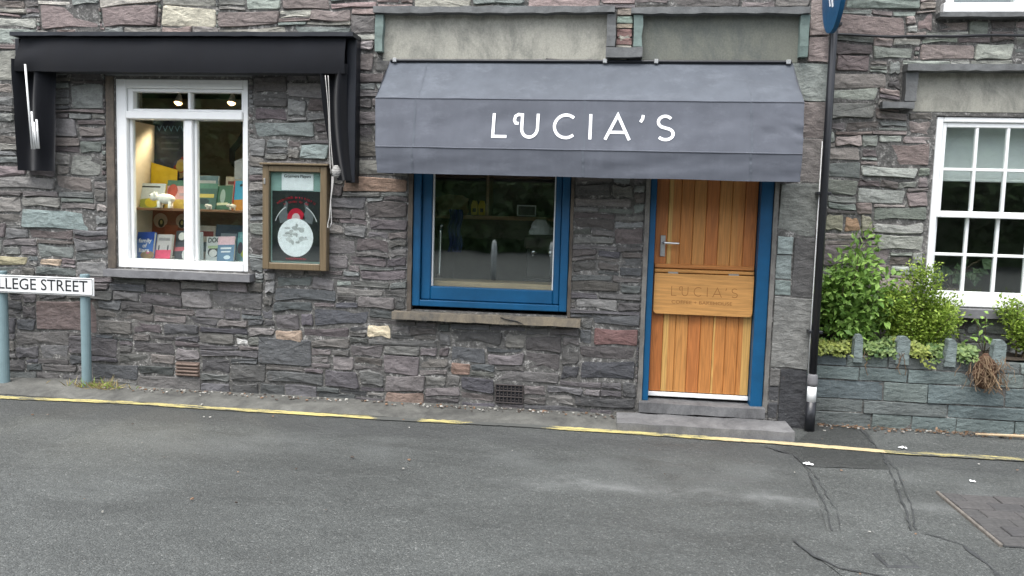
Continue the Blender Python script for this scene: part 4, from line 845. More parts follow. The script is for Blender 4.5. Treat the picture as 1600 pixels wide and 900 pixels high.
def shrub(name, label, base, tips, mat, nl, L, W, spread, seed, group='shrubs in the slate planter', upb=.25, taper=.0):
    rg = random.Random(seed); root = empty(name, base, label, 'shrub', group); st = MB(); lf = MB(); b0 = Vector(base)
    for t in tips:
        t = Vector(t); st0 = b0 + Vector((rg.uniform(-.06, .06), rg.uniform(-.04, .04), 0)); mid = st0.lerp(t, .5) + Vector((rg.uniform(-.05, .05), rg.uniform(-.03, .03), .03)); P = [st0, mid, t]
        C = [st0 * (1 - u) ** 2 + mid * 2 * u * (1 - u) + t * u * u for u in np.linspace(0, 1, 7)]; st.tube(C, [.008 - .001 * i for i in range(7)], 5)
        for k in range(nl):
            u = rg.uniform(.18, 1.0) ** .75; p = st0 * (1 - u) ** 2 + mid * 2 * u * (1 - u) + t * u * u; off = rdir(rg, 0) * spread * rg.uniform(.1, 1) ** .6 * (1 - taper * u); p = p + off; p.y = min(p.y, YR - .03); p.y = max(p.y, PY + .02 - .06 * rg.random()); p.z = max(p.z, .56)
            if p.x < 2.29 and p.y < .2: p.x = 2.29
            leaf(lf, p, (off.normalized() * .8 + rdir(rg, upb)), rdir(rg, 1.2), L * rg.uniform(.6, 1.25), W * rg.uniform(.7, 1.2))
    st.build('stem', M_stem, root); lf.build('foliage', mat, root); return root
rg = random.Random(3)
shrub('broadleaf_shrub', 'broad leaved green shrub beside the black drainpipe', (2.52, .40, .55), [(2.34 + .11 * i + rg.uniform(-.04, .04), .40 + rg.uniform(-.15, .10), z) for i, z in enumerate((1.10, 1.20, 1.28, 1.22, 1.10, .98))] + [(2.30 + rg.random() * .55, .25 + rg.random() * .2, .75 + rg.random() * .35) for _ in range(8)] + [(2.70, .50, 1.38)], ML_broad, 165, .066, .038, .145, 3)
shrub('box_shrub', 'bushy yellow green box shrub in the middle of the planter', (3.02, .38, .55), [(2.80 + .09 * i + rg.uniform(-.03, .03), .36 + rg.uniform(-.13, .10), z) for i, z in enumerate((.95, 1.02, 1.20, 1.22, 1.12, .92, .95))] + [(2.80 + rg.random() * .52, .22 + rg.random() * .22, .70 + rg.random() * .28) for _ in range(10)], ML_box, 620, .030, .017, .095, 5, upb=.6)
shrub('box_shrub', 'small clipped box shrub at the right edge of the planter', (3.85, .38, .55), [(3.70 + .06 * i, .36 + rg.uniform(-.1, .08), .78 + rg.uniform(0, .17)) for i in range(7)], ML_box, 560, .030, .017, .085, 6, upb=.6)
# ivy trailing over the coping: ground cover
lf = MB(); rg = random.Random(8)
COP = (2.575, 2.89, 3.225)
for k in range(2400):
    x = 2.29 + 1.13 * rg.random() ** 1.05; y = rg.uniform(PY - .045, PY + .22); hmax = .055 + .05 * mnoise.noise((x * 4, 0, 2)); z = .565 + rg.random() * hmax * 1.4
    if y < PY - .005: z = .60 - rg.random() ** 1.8 * (.06 + .16 * max(0, mnoise.noise((x * 6, 4, 0))))
    if min(abs(x - q_) for q_ in COP) < .062 and y < PY + .07: continue
    yel = mnoise.noise((x * 3.2, 1, 7)) + (.35 if x < 2.62 else -.1) > .12
    leaf(lf, Vector((x, y, z)), Vector((rg.uniform(-1, 1), -.7 * rg.random() - .2, rg.uniform(-.9, .5))), Vector((rg.uniform(-.5, .5), -1, .8)), rg.uniform(.022, .042), rg.uniform(.020, .036)); lf.mi[-4:] = [1 if yel else 0] * 4
tag(lf.build('ivy_ground_cover', [ML_ivy, ML_ivy2]), 'trailing ivy spilling over the slate planter edge', 'ivy', kind='stuff')
# seedlings with bright leaves beside the root clump
sp = empty('young_plant', (3.45, .30, .55), 'thin young plant with a few bright green leaves below the sash window', 'plant'); st = MB(); lf = MB(); rg = random.Random(12)
for tx, tz in ((3.42, .84), (3.50, .86), (3.40, .68), (3.52, .66), (3.60, .62)):
    C = [Vector((3.55, .34, .55)).lerp(Vector((tx, .26, tz)), t) + Vector((0, 0, .05 * math.sin(3.1 * t))) for t in np.linspace(0, 1, 6)]; st.tube(C, .003, 5)
    for k in range(7): leaf(lf, C[rg.randint(3, 5)] + rdir(rg) * .03, rdir(rg, .1), rdir(rg, 1), rg.uniform(.035, .06), .03)
st.build('stem', M_stem, sp); lf.build('foliage', ML_broad, sp)
# dry root clump hanging over the wall
rc = empty('root_clump', (3.46, .09, .32), 'clump of dead brown roots hanging over the planter wall', 'root clump'); mb = MB(); rg = random.Random(14)
core = MB(); n = 14
P = [(3.47 + .085 * math.cos(a) * (1 - .25 * math.sin(a)), .47 + .13 * math.sin(a)) for a in np.linspace(0, 6.283, n, endpoint=False)]
rings = []
for s_, yy in ((1.0, PY - .012), (.92, PY - .05), (.55, PY - .08), (.1, PY - .09)):
    rings += [(3.47 + (x - 3.47) * s_ * rg.uniform(.85, 1.12), yy + rg.uniform(-.012, .008), .47 + (z - .47) * s_ * rg.uniform(.88, 1.1)) for x, z in P]
core.add(rings, [(k * n + i, k * n + (i + 1) % n, (k + 1) * n + (i + 1) % n, (k + 1) * n + i) for k in range(3) for i in range(n)] + [tuple(range(3 * n, 4 * n))]); core.build('root_ball', plain('root_fibre', (.14, .075, .045, 1), .95, .5, 60, 1.0, .03), rc)
for k in range(150):
    x = 3.47 + rg.gauss(0, .055); z = .60 - .20 * rg.random(); y = PY - .06 - .04 * rg.random(); C = [Vector((x, y, z))]; d = Vector((rg.uniform(-.4, .4), rg.uniform(-.4, .1), -rg.uniform(.2, 1))).normalized()
    for j in range(4): d = (d + rdir(rg, -.3) * .55).normalized(); C.append(C[-1] + d * rg.uniform(.015, .035))
    for q_ in C: q_.y = min(q_.y, PY - .012)
    mb.tube(C, rg.uniform(.0012, .0028), 4, caps=False)
for x in (2.62, 2.65, 2.86, 2.88, 2.90, 3.30, 3.33, 3.36):
    C = [Vector((x, PY - .02, .58))]
    for j in range(6): C.append(C[-1] + Vector((rg.uniform(-.02, .02), 0, -rg.uniform(.015, .035))))
    mb.tube(C, .0022, 4, caps=False)
mb.build('root', leaf_material('pale_root', (.09, .05, .03, 1), (.28, .20, .12, 1), .05), rc)['kind'] = 'stuff'
# weeds at the foot of the street sign
wd = empty('dry_weed', (-3.36, -.10, .03), 'tuft of dry yellow weeds at the foot of the street sign post', 'weed'); mb = MB(); rg = random.Random(15)
for k in range(150):
    x = -3.34 + rg.gauss(0, .12); p = Vector((x, -.06 - .12 * rg.random(), .028)); leaf(mb, p, Vector((rg.uniform(-1, 1), rg.uniform(-.8, .2), rg.uniform(.15, .9))), Vector((0, -1, .3)), rg.uniform(.04, .12), .008); mb.mi[-4:] = [1 if rg.random() < .25 else 0] * 4
mb.build('foliage', [M_dry, ML_box], wd)

# ------------------------------------------------------------------ grit, litter, second step
ST = slab('kerb_step', M_step, None, .80, 2.03, -.40, -.075, -.03, .062, 41, amp=.006); tag(ST, 'long low grey stone step in front of the stable door', 'step')
gr = MB(); rg = random.Random(16)
GC = [(170, 168, 160), (120, 112, 104), (90, 80, 72), (150, 120, 96), (200, 198, 190)]
for k in range(700):
    if k < 420: x = rg.uniform(-5, .9); y = -.04 - abs(rg.gauss(0, .05)); z = .03
    elif k < 640: x = rg.uniform(2.3, 5); y = PY - .03 - abs(rg.gauss(0, .05)); z = .004
    else: x = rg.uniform(-4, 4); y = rg.uniform(-2.6, -.2); z = .010
    s_ = rg.uniform(.003, .010) * (1 if k < 640 else .8); c = Vector((x, y, z)); vs = [c + Vector((rg.uniform(.6, 1.3) * s_ * a, rg.uniform(.6, 1.3) * s_ * b, rg.uniform(0, .6) * s_ + (s_ * .5 if e else -s_ * .3))) for a in (-1, 1) for b in (-1, 1) for e in (0, 1)]
    gr.add(vs, [(0, 1, 3, 2), (4, 6, 7, 5), (0, 4, 5, 1), (2, 3, 7, 6), (1, 5, 7, 3)], 0, S(*rg.choice(GC), .7))
tag(gr.build('grit', M_debris), 'loose grit and dead leaves along the foot of the walls', 'grit', kind='stuff')
lv = MB()
for k in range(260):
    x = rg.uniform(2.28, 4.6); y = PY - .02 - abs(rg.gauss(0, .05)); leaf(lv, Vector((x, y, .012)), Vector((rg.uniform(-1, 1), rg.uniform(-1, 1), .1)), Vector((0, 0, 1)), rg.uniform(.02, .05), rg.uniform(.008, .022))
tag(lv.build('leaf_litter', leaf_material('dead_leaf', (.07, .04, .025, 1), (.22, .13, .07, 1), .05)), 'brown leaf litter under the slate planter', 'leaf litter', kind='stuff')
def litter(loc, label, seed, sc=.05):
    rg = random.Random(seed); mb = MB(); n = 6; vs = [(loc[0] + sc * (i / n - .5) * 1.1, loc[1] + sc * (j / n - .5) * .6 + .01 * rg.random(), loc[2] + .004 + .018 * abs(mnoise.noise((i * .8, j * .9, seed)))) for j in range(n + 1) for i in range(n + 1)]
    mb.add(vs, [(j * 7 + i, j * 7 + i + 1, j * 7 + i + 8, j * 7 + i + 7) for j in range(n) for i in range(n) if not (i + j < 2 or i + j > 9)]); tag(mb.build('litter', M_sign), label, 'litter', 'scraps of white litter on the road')
litter((1.985, -.97, .008), 'crumpled white paper scrap lying on the tar seam of the patch', 1, .055); litter((2.733, -.43, .004), 'white paper scrap just right of the yellow line bend', 2, .05); litter((2.90, -1.10, .004), 'tiny white scrap on the road near the pavers', 3, .028)
mb = MB(); mb.tube([(3.40, .04, .02), (3.62, .03, .026), (3.9, .05, .022), (4.3, .06, .02)], [.006, .011, .012, .009], 7); tag(mb.build('dry_cane', plain('dry_cane', (.42, .32, .20, 1), .8, .2, 20, .3)), 'pale dry cane lying at the foot of the planter', 'cane')

# ------------------------------------------------------------------ bookshop display
def book(loc, wd, ht, th, c, label, lean=-14, yaw=0, arts=(), texts=(), roll=0):
    b = local_root('book', loc, (R(lean), R(roll), R(yaw)), label, 'book', 'books in the shop window'); b.scale = (1.1, 1.1, 1.08)
    MB().box(-wd / 2 + .003, wd / 2 - .004, .003, th - .003, .003, ht - .003, .0005).build('pages', M_paper, b)
    cv = MB(); cv.box(-wd / 2, wd / 2, 0, .0028, 0, ht, .0006, c=S(*c, .8)); cv.box(-wd / 2, wd / 2, th - .0028, th, 0, ht, .0006, c=S(*c, .8)); cv.box(-wd / 2, -wd / 2 + .0028, .0029, th - .0029, 0, ht, .0006, c=S(*c, .8)); o = cv.build('cover', M_tint, b)
    am = MB()
    for i, (kind, cx, cz, rx, rz, cc) in enumerate(arts):
        y = -.0006 - i * .0002
        if kind == 'o': disc(am, cx * wd, cz * ht, rx * wd, rz * ht, y, S(*cc, .8), 18)
        else: am.add([((cx - rx) * wd, y, (cz - rz) * ht), ((cx + rx) * wd, y, (cz - rz) * ht), ((cx + rx) * wd, y, (cz + rz) * ht), ((cx - rx) * wd, y, (cz + rz) * ht)], [(0, 1, 2, 3)], 0, S(*cc, .8))
    am.build('cover_art', M_tintv, o)
    tm = MB()
    for s_, size, cz, cc, fw_ in texts: add_text(tm, s_, size, lambda u, v: (u, -.0032, cz * ht + v), bold=.0008, fitw=fw_, c=S(*cc, .9))
    tm.build('title', M_tint, o)
FL, SH = 1.074, 1.492; WHT = (240, 240, 240)
book((-3.135, .17, FL), .150, .205, .026, (40, 105, 190), 'blue paperback titled family of liars in the lower window row', -13, -8, (('o', .2, .12, .4, .16, (150, 120, 80)), ('o', .22, .22, .10, .06, (225, 70, 130)), ('r', 0, .85, .5, .15, (30, 70, 160))), (('family', .045, .66, WHT, .115), ('of', .045, .47, WHT, None), ('liars', .045, .29, WHT, .09)), -2)
book((-2.975, .18, FL), .140, .190, .024, (196, 190, 190), 'grey and pink paperback next to the blue one in the lower row', -13, -10, (('r', 0, .18, .5, .18, (232, 70, 110)), ('o', -.3, .45, .05, .12, (60, 60, 66)), ('o', .28, .45, .05, .12, (60, 60, 66)), ('r', 0, .80, .36, .06, (150, 145, 150))), (), -2)
book((-2.805, .20, FL), .155, .225, .024, (60, 62, 70), 'dark book with white figures left of the window mullion', -13, -8, (('o', -.15, .80, .2, .14, (220, 220, 215)), ('o', .2, .62, .15, .25, (225, 225, 220)), ('r', 0, .36, .5, .07, (190, 90, 100)), ('o', .05, .16, .12, .16, (225, 225, 225))), (), -4)
book((-2.665, .22, FL), .05, .215, .03, (180, 190, 195), 'pale book seen edge on just right of the mullion', -8, 30)
book((-2.535, .21, FL), .150, .185, .022, (200, 205, 208), 'white book titled dogs in the lower window row', -13, -4, (('o', -.05, .35, .35, .22, (60, 62, 66)), ('o', -.1, .30, .22, .16, (225, 225, 225)), ('r', 0, .56, .4, .06, (170, 190, 150))), (('DOGS', .055, .84, (50, 54, 60), .12),), -3)
book((-2.420, .165, FL), .140, .190, .022, (92, 128, 160), 'steel blue paperback with a pink top in front of the lower row', -13, -6, (('r', 0, .83, .5, .17, (226, 190, 200)), ('r', .0, .52, .32, .035, (220, 225, 230)), ('r', .0, .38, .28, .03, (220, 225, 230)), ('o', .1, .15, .2, .08, (210, 225, 235))), (), -3)
book((-2.275, .26, FL), .190, .230, .018, (110, 168, 176), 'teal picture book with a yellow round fruit at the right', -14, -6, (('o', 0, .25, .3, .18, (190, 200, 60)), ('o', -.35, .45, .12, .2, (80, 70, 90)), ('r', .0, .85, .4, .06, (140, 190, 196))), (), -3)
book((-2.50, .36, FL), .215, .275, .020, (42, 66, 98), 'dark navy hardback standing behind the white dogs book', -10, 0, (('r', 0, .70, .3, .05, (150, 165, 180)),), (), 0)
book((-2.205, .17, FL), .06, .120, .01, (232, 90, 100), 'small red and blue card tucked into the lower right corner', -10, 0, (('r', 0, .7, .5, .3, (150, 190, 225)),))
tg = book
book((-3.06, .46, FL + .05), .345, .345, .012, (150, 66, 44), 'big orange picture book with two eyes behind the lower row', -4, 0, (('o', -.27, .70, .17, .17, (200, 170, 150)), ('o', .27, .70, .17, .17, (200, 170, 150)), ('o', -.25, .64, .075, .10, (40, 34, 32)), ('o', .25, .64, .075, .10, (40, 34, 32)), ('o', -.25, .66, .03, .05, (210, 190, 120)), ('o', .25, .66, .03, .05, (210, 190, 120)), ('r', 0, .3, .16, .3, (176, 84, 54))))
book((-3.155, .28, SH), .235, .195, .014, (214, 226, 232), 'wide pale blue picture book at the left of the shelf', -14, -6, (('o', 0, .18, .48, .2, (170, 180, 90)), ('o', .1, .22, .25, .2, (228, 208, 60)), ('r', 0, .86, .34, .03, (70, 74, 80)), ('o', .2, .5, .2, .1, (240, 240, 240))), ())
book((-2.90, .30, SH), .235, .225, .016, (226, 176, 176), 'pink and yellow picture book in the middle of the shelf', -14, -4, (('r', 0, .16, .5, .16, (220, 190, 90)), ('r', 0, .9, .5, .1, (86, 130, 110)), ('o', -.28, .62, .18, .24, (190, 84, 70)), ('o', .3, .15, .12, .12, (40, 60, 70)), ('r', .15, .5, .18, .05, (190, 170, 175))), ())
book((-2.665, .29, SH), .190, .205, .020, (74, 112, 104), 'dark green book with a yellow title right of the mullion', -13, -6, (('r', 0, .9, .5, .1, (100, 150, 130)), ('r', .05, .52, .32, .07, (222, 206, 110)), ('o', -.1, .3, .3, .12, (50, 70, 74))), ())
book((-2.505, .28, SH), .160, .190, .024, (70, 116, 92), 'green book with a pale statue figure on the shelf', -13, -8, (('o', 0, .55, .14, .30, (168, 190, 180)), ('r', 0, .24, .30, .05, (230, 232, 190))), (), -3)
book((-2.325, .27, SH), .180, .235, .022, (70, 170, 205), 'bright blue picture book with an orange foot at the shelf end', -13, -10, (('r', 0, .18, .5, .18, (206, 140, 50)), ('o', .3, .35, .2, .2, (90, 90, 150)), ('r', .1, .84, .3, .04, (40, 50, 60)), ('r', -.47, .5, .03, .5, (220, 80, 70))), (), -3)
book((-2.72, .40, SH), .20, .265, .02, (120, 150, 160), 'grey blue tall book at the back of the shelf behind the mullion', -8, 0, (('r', 0, .8, .4, .06, (220, 225, 225)), ('o', 0, .4, .3, .2, (70, 90, 100))))
book((-2.44, .40, SH), .19, .26, .02, (190, 180, 160), 'cream tall book behind the green statue book on the shelf', -8, 0, (('r', 0, .82, .4, .05, (120, 60, 50)), ('o', 0, .45, .3, .2, (150, 120, 90))))
book((-2.32, .42, FL), .17, .29, .02, (150, 90, 70), 'russet hardback at the back of the lower right corner', -8, 0, (('r', 0, .8, .4, .06, (225, 210, 180)),))
book((-2.72, .40, FL), .15, .26, .02, (210, 200, 190), 'pale tall hardback behind the mullion in the lower row', -8, 0, (('r', 0, .75, .4, .08, (150, 60, 60)), ('o', 0, .35, .3, .15, (90, 110, 120))))
# large dark poster and yellow notice at the back of the display
tp = local_root('display_poster', (-3.095, .505, 1.495), (R(-2), 0, 0), 'tall dark blue poster of a town at night at the back of the display', 'poster')
pm = MB().box(-.155, .155, 0, .006, 0, .78, .001, c=S(44, 52, 78, .7)).build('sheet', M_tintv, tp); mb = MB(); rg = random.Random(2)
for k in range(14): disc(mb, rg.uniform(-.13, .13), rg.uniform(.25, .42), rg.uniform(.02, .05), rg.uniform(.03, .06), -.0008 - k * .0001, S(*rg.choice([(190, 60, 40), (170, 44, 36), (214, 190, 90), (200, 180, 130), (60, 70, 110)]), .7), 10)
for k in range(5): stroke(mb, [(-.12 + .055 * k, .70), (-.10 + .055 * k, .66), (-.08 + .055 * k, .705)], .006, lambda u, v, d: (u, -.0006 - d * .2, v), S(130, 170, 195, .7))
for k in range(3): mb.add([(-.08, -.0007, .60 - .05 * k), (.08, -.0007, .60 - .05 * k), (.08, -.0007, .615 - .05 * k), (-.08, -.0007, .615 - .05 * k)], [(0, 1, 2, 3)], 0, S(84, 92, 112, .7))
mb.build('picture', M_tintv, pm)
yn = local_root('yellow_notice', (-3.11, .44, 1.52), (R(-4), 0, 0), 'yellow notice card in front of the tall dark poster', 'card'); mb = MB(); mb.prism([(-.125, 0), (.115, 0), (.115, .30), (-.125, .36)], lambda u, v, d: (u, d, v), 0, .004, c=S(236, 200, 30, .85)); mb.build('card', M_tint, yn, recalc=True)
# plush and small toys
def plush(name, loc, sc, c, label, rz=0):
    t = local_root(name, loc, (0, 0, R(rz)), label, 'toy', 'soft toys in the shop window'); t.scale = (sc,) * 3
    m_ = plain(name + '_cloth', c, .95, .08, 30, .4)
    def blob(nm, cx, cy, cz, rx, ry, rz_, mat=m_):
        bm = bmesh.new(); bmesh.ops.create_icosphere(bm, subdivisions=2, radius=1)
        mb = MB(); bm.verts.ensure_lookup_table(); mb.add([(cx + v.co.x * rx, cy + v.co.y * ry, cz + v.co.z * rz_) for v in bm.verts], [tuple(v.index for v in f.verts) for f in bm.faces]); bm.free(); return mb.build(nm, mat, t, smooth=True)
    bdy = MB(); bm = bmesh.new(); bmesh.ops.create_icosphere(bm, subdivisions=3, radius=1)
    def shape(v):
        x, y, z = v; k = 1 - .30 * max(0, -x - .2); return (.055 * x * 1.15 + .012, .036 * y * k, .060 + .034 * z * k + (.006 * max(0, -x)))
    bdy.add([shape(v.co) for v in bm.verts], [tuple(v.index for v in f.verts) for f in bm.faces]); bm.free(); bdy.build('body', m_, t, smooth=True)
    blob('head', -.058, -.012, .072, .030, .024, .026)
    for sy in (-1, 1): blob('ear', -.048, -.010 + sy * .020, .088, .010, .007, .018)
    for sx in (-.025, .045):
        for sy in (-.018, .018):
            mb = MB(); mb.tube([(sx, sy, .045), (sx, sy, .012), (sx, sy, .0)], [.012, .011, .013], 8); mb.build('leg', m_, t, smooth=True)
    ink = MB()
    for sy in (-1, 1): ink.tube([(-.074, -.012 + sy * .014 - .004, .078), (-.078, -.012 + sy * .015 - .006, .078)], .0035, 6)
    ink.build('eye', M_ink, t)
plush('plush_toy', (-2.985, .225, SH), 1.25, (.78, .77, .72, 1), 'white plush lamb standing in front of the shelf books', 12)
plush('plush_toy', (-2.585, .215, SH), .42, (.70, .70, .68, 1), 'tiny white toy lamb by the green books on the shelf', 60); plush('plush_toy', (-2.385, .215, SH), .5, (.72, .66, .56, 1), 'tiny cream toy lamb by the bright blue book on the shelf', 40)
# white dome by the right jamb, dark scroll behind
mb = MB(); P = [(.0, .0)] ; mb.prism([(-2.45, 1.75), (-2.25, 1.75), (-2.25, 1.98)] + [(-2.25 - .2 * (1 - math.cos(R(a))) , 1.90 + .08 * math.cos(R(a)) ) for a in range(20, 91, 14)], lambda u, v, d: (u, d, v), .40, .41, c=S(196, 200, 206, .8)); tag(mb.build('display_card', M_tint, recalc=True), 'white round topped card behind the blue book by the right jamb', 'card')
mb = MB(); pts = [(-2.76, 2.36), (-2.72, 2.25), (-2.78, 2.14), (-2.86, 2.05), (-2.86, 1.95), (-2.80, 1.88), (-2.80, 1.80)]
stroke(mb, [(x, z) for x, z in pts], .055, lambda u, v, d: (u, 1.2 - d * 8, v)); tag(mb.build('scroll_ornament', M_blackp), 'dark curving scroll shape hanging in the back of the bookshop', 'ornament')
bx_ = MB().box(-5.0, -1.6, 2.44, 2.48, .03, 2.70, .003); o = bx_.build('partition', plain('partition_paint', (.42, .37, .28, 1), .8, .1, 3, .05), B)
# two lit spotlights
M_bulb = emit_material('lit_bulb', (1, .62, .28, 1), 3)
for (x, z, lab) in ((-3.05, 2.40, 'small lit spotlight at the left in the bookshop top light'), (-2.566, 2.405, 'small lit spotlight at the right in the bookshop top light')):
    L = empty('spotlight', (x, .60, z), lab, 'spotlight', 'spotlights in the bookshop window')
    mb = MB(); mb.tube([(x, .60, 2.745), (x, .60, z + .05)], .008, 8); mb.build('stem', M_white, L); mb = MB(); mb.tube([(x, .605, z + .075), (x, .60, z + .05), (x, .585, z + .01), (x, .582, z)], [.012, .024, .034, .036], 14, caps=False); mb.build('lamp_shade', M_white, L, smooth=True)
    mb = MB(); mb.tube([(x, .586, z + .012), (x, .578, z - .010), (x, .574, z - .020)], [.030, .026, .008], 12); mb.build('bulb', M_bulb, L, smooth=True)
    ld = bpy.data.lights.new('spotlight_beam', 'SPOT'); ld.energy = 32; ld.spot_size = R(80); ld.spot_blend = .6; ld.color = (1, .82, .58); ld.shadow_soft_size = .03; lo = bpy.data.objects.new('spotlight_beam', ld); col.objects.link(lo); lo.parent = L; lo.location = (0, -.035, -.03); lo.rotation_euler = (R(-12), 0, 0)

# ------------------------------------------------------------------ cafe interior
ct = MB().box(-.80, .40, .143, .42, .90, .982, .004, c=S(214, 186, 146, .75)); tag(ct.build('window_counter', M_shelfwood), 'pale wooden counter board behind the cafe window', 'counter')
SF = empty('wall_shelving', (-.3, .9, .03), 'brown shelving with a thick shelf inside the cafe window', 'shelving')
MB().box(-1.12, .92, 1.05, 1.07, 1.30, 2.5, .002, c=S(84, 66, 54, .8)).build('back_panel', M_brown, SF); MB().box(-1.12, .92, .80, 1.049, 1.472, 1.505, .004, c=S(190, 146, 108, .8)).build('shelf', M_brown, SF); MB().box(-.372, -.345, .81, 1.049, 1.507, 2.4, .004, c=S(180, 140, 106, .8)).build('divider', M_brown, SF); MB().box(-1.12, .92, .82, 1.049, 1.83, 1.85, .004, c=S(150, 116, 90, .8)).build('shelf', M_brown, SF)
for i, (x, z, c, lab) in enumerate(((-.475, 1.507, (222, 190, 40), 'yellow coffee packet at the left on the brown shelf'), (-.41, 1.507, (236, 204, 30), 'yellow coffee packet beside the shelf divider'))):
    mb = MB(); mb.prism([(x - .027, z), (x + .027, z), (x + .029, z + .085), (x + .015, z + .125), (x - .015, z + .125), (x - .029, z + .085)], lambda u, v, d: (u, d, v), .83, .88, c=S(*c, .85)); p = mb.build('coffee_packet', M_tint, recalc=True); tag(p, lab, 'packet', 'yellow packets on the cafe shelf')
    mb = MB(); mb.add([(x - .015, .8285, z + .025), (x + .015, .8285, z + .025), (x + .015, .8285, z + .06), (x - .015, .8285, z + .06)], [(0, 1, 2, 3)], 0, S(60, 40, 30, .8)); mb.build('packet_label', M_tint, p)
bk = MB(); N_ = 16
for j in range(9):
    for i in range(N_ + 1):
        u = i / N_; v = j / 8; bk.v.append((-.84 + .30 * u + .01 * math.sin(j), .86 - .04 * math.sin(math.pi * v) * math.sin(math.pi * u) + .008 * mnoise.noise((i * .7, j * .8, 3)), 1.507 + .175 * v - .03 * v * abs(2 * u - 1) ** 2 + .008 * mnoise.noise((i * .5, j, 9))))
bk.f = [(j * (N_ + 1) + i, j * (N_ + 1) + i + 1, (j + 1) * (N_ + 1) + i + 1, (j + 1) * (N_ + 1) + i) for j in range(8) for i in range(N_)]; bk.mi = [0] * len(bk.f); bk.c = [(1, 1, 1, 1)] * len(bk.f)
bk.box(-.83, -.55, .861, 1.0, 1.507, 1.64, .03); tag(bk.build('hessian_sack', plain('hessian', S(160, 136, 90, .8), .95, .25, 12, .6), smooth=True), 'brown hessian sack lying on the shelf', 'sack')
PF = empty('picture_frame', (-.03, 1.03, 1.53), 'small white picture frame standing on the brown cafe shelf', 'picture frame'); mb = MB()
for a in ((-.102, -.092, 1.56, 1.655), (.052, .062, 1.56, 1.655), (-.092, .052, 1.56, 1.57), (-.092, .052, 1.645, 1.655)): mb.box(a[0], a[1], .83, .845, a[2] - .05, a[3] - .05, .001)
mb.build('frame', M_white, PF); MB().box(-.092, .052, .84, .846, 1.520, 1.595, .001, c=S(90, 86, 80, .7)).build('picture', M_tintv, PF)
mb = MB(); mb.tube([(-.70, .48, .983), (-.705, .48, 1.02), (-.70, .48, 1.36), (-.695, .48, 1.40)], [.028, .022, .022, .018], 14); mb.tube([(-.695, .48, 1.40), (-.69, .48, 1.43)], [.024, .018], 14); tag(mb.build('steel_flask', M_chrome, smooth=True), 'tall polished steel cylinder at the left of the cafe window', 'flask')
ap = MB(); W_ = 21
ap.add([(-.655 + .12 * i / 20 + .01 * math.sin(j), .60 + .018 * math.sin(i * 1.1 + j * .3), 1.55 - .36 * j / 10) for j in range(11) for i in range(21)], [(j * W_ + i, j * W_ + i + 1, (j + 1) * W_ + i + 1, (j + 1) * W_ + i) for j in range(10) for i in range(20)]); tag(ap.build('hanging_cloth', fabric_material('navy_cloth', S(44, 58, 120, .9), .2), smooth=True), 'dark navy cloth hanging inside the left of the cafe window', 'cloth')
BG = local_root('paper_bag', (.13, .62, 1.36), (0, 0, R(12)), 'crumpled white paper bag lying high at the right inside the cafe window', 'bag'); mb = MB(); n_ = 14
for j in range(8):
    for i in range(n_): a = 6.283 * i / n_; k = .075 * (1 - .55 * (j / 7) ** 2); mb.v.append((k * 1.35 * math.cos(a) * (1 + .25 * mnoise.noise((i * .9, j * .8, 1))), k * .7 * math.sin(a) * (1 + .25 * mnoise.noise((i, j, 5))), .018 * j))
mb.f = [(j * n_ + i, j * n_ + (i + 1) % n_, (j + 1) * n_ + (i + 1) % n_, (j + 1) * n_ + i) for j in range(7) for i in range(n_)] + [tuple(range(7 * n_, 8 * n_))]; mb.mi = [0] * len(mb.f); mb.c = [(1, 1, 1, 1)] * len(mb.f); mb.build('bag_paper', M_sign, BG)
CM = empty('coffee_machine', (.14, .63, .905), 'boxy steel and black coffee machine on the cafe counter', 'coffee machine')
cn = MB().box(-.7, .8, .46, .95, .04, .90, .004, c=S(110, 90, 74, .8)); tag(cn.build('service_counter', M_brown), 'dark wooden service counter inside the cafe', 'counter')
MB().box(.0, .30, .48, .78, .902, 1.0, .01).build('base', M_blackp, CM); MB().box(.01, .29, .64, .77, 1.0, 1.24, .01).build('back', M_blackp, CM); MB().box(.0, .30, .50, .78, 1.24, 1.355, .02).build('top', M_iron, CM)
for x in (.08, .22):
    mb = MB(); mb.tube([(x, .57, 1.24), (x, .57, 1.19)], .03, 12); mb.tube([(x, .56, 1.20), (x, .47, 1.19)], .009, 8); mb.build('group_head', M_chrome, CM, smooth=True)

# indoor plant behind the sash window
ip = empty('pot_plant', (3.50, .95, .90), 'leafy pot plant behind the lower left panes of the sash window', 'pot plant'); lf = MB(); st = MB(); rg = random.Random(31)
for k in range(16):
    t = Vector((3.30 + rg.random() * .44, .88 + rg.random() * .1, 1.04 + rg.random() * .24)); C = [Vector((3.52, .95, 1.0)).lerp(t, u) + Vector((0, 0, .05 * math.sin(3 * u))) for u in np.linspace(0, 1, 5)]; st.tube(C, .004, 5)
    for j in range(3): leaf(lf, t + rdir(rg) * .02, Vector((rg.uniform(-1, 1), -.3, rg.uniform(-.6, .6))), Vector((rg.uniform(-.4, .4), -1, .4)), rg.uniform(.06, .11), rg.uniform(.05, .08))
st.build('stem', M_stem, ip); lf.build('foliage', ML_in, ip); mb = MB(); mb.tube([(3.52, .96, .90), (3.52, .96, 1.02)], [.06, .08], 14); mb.build('pot', M_terra, ip, smooth=True)

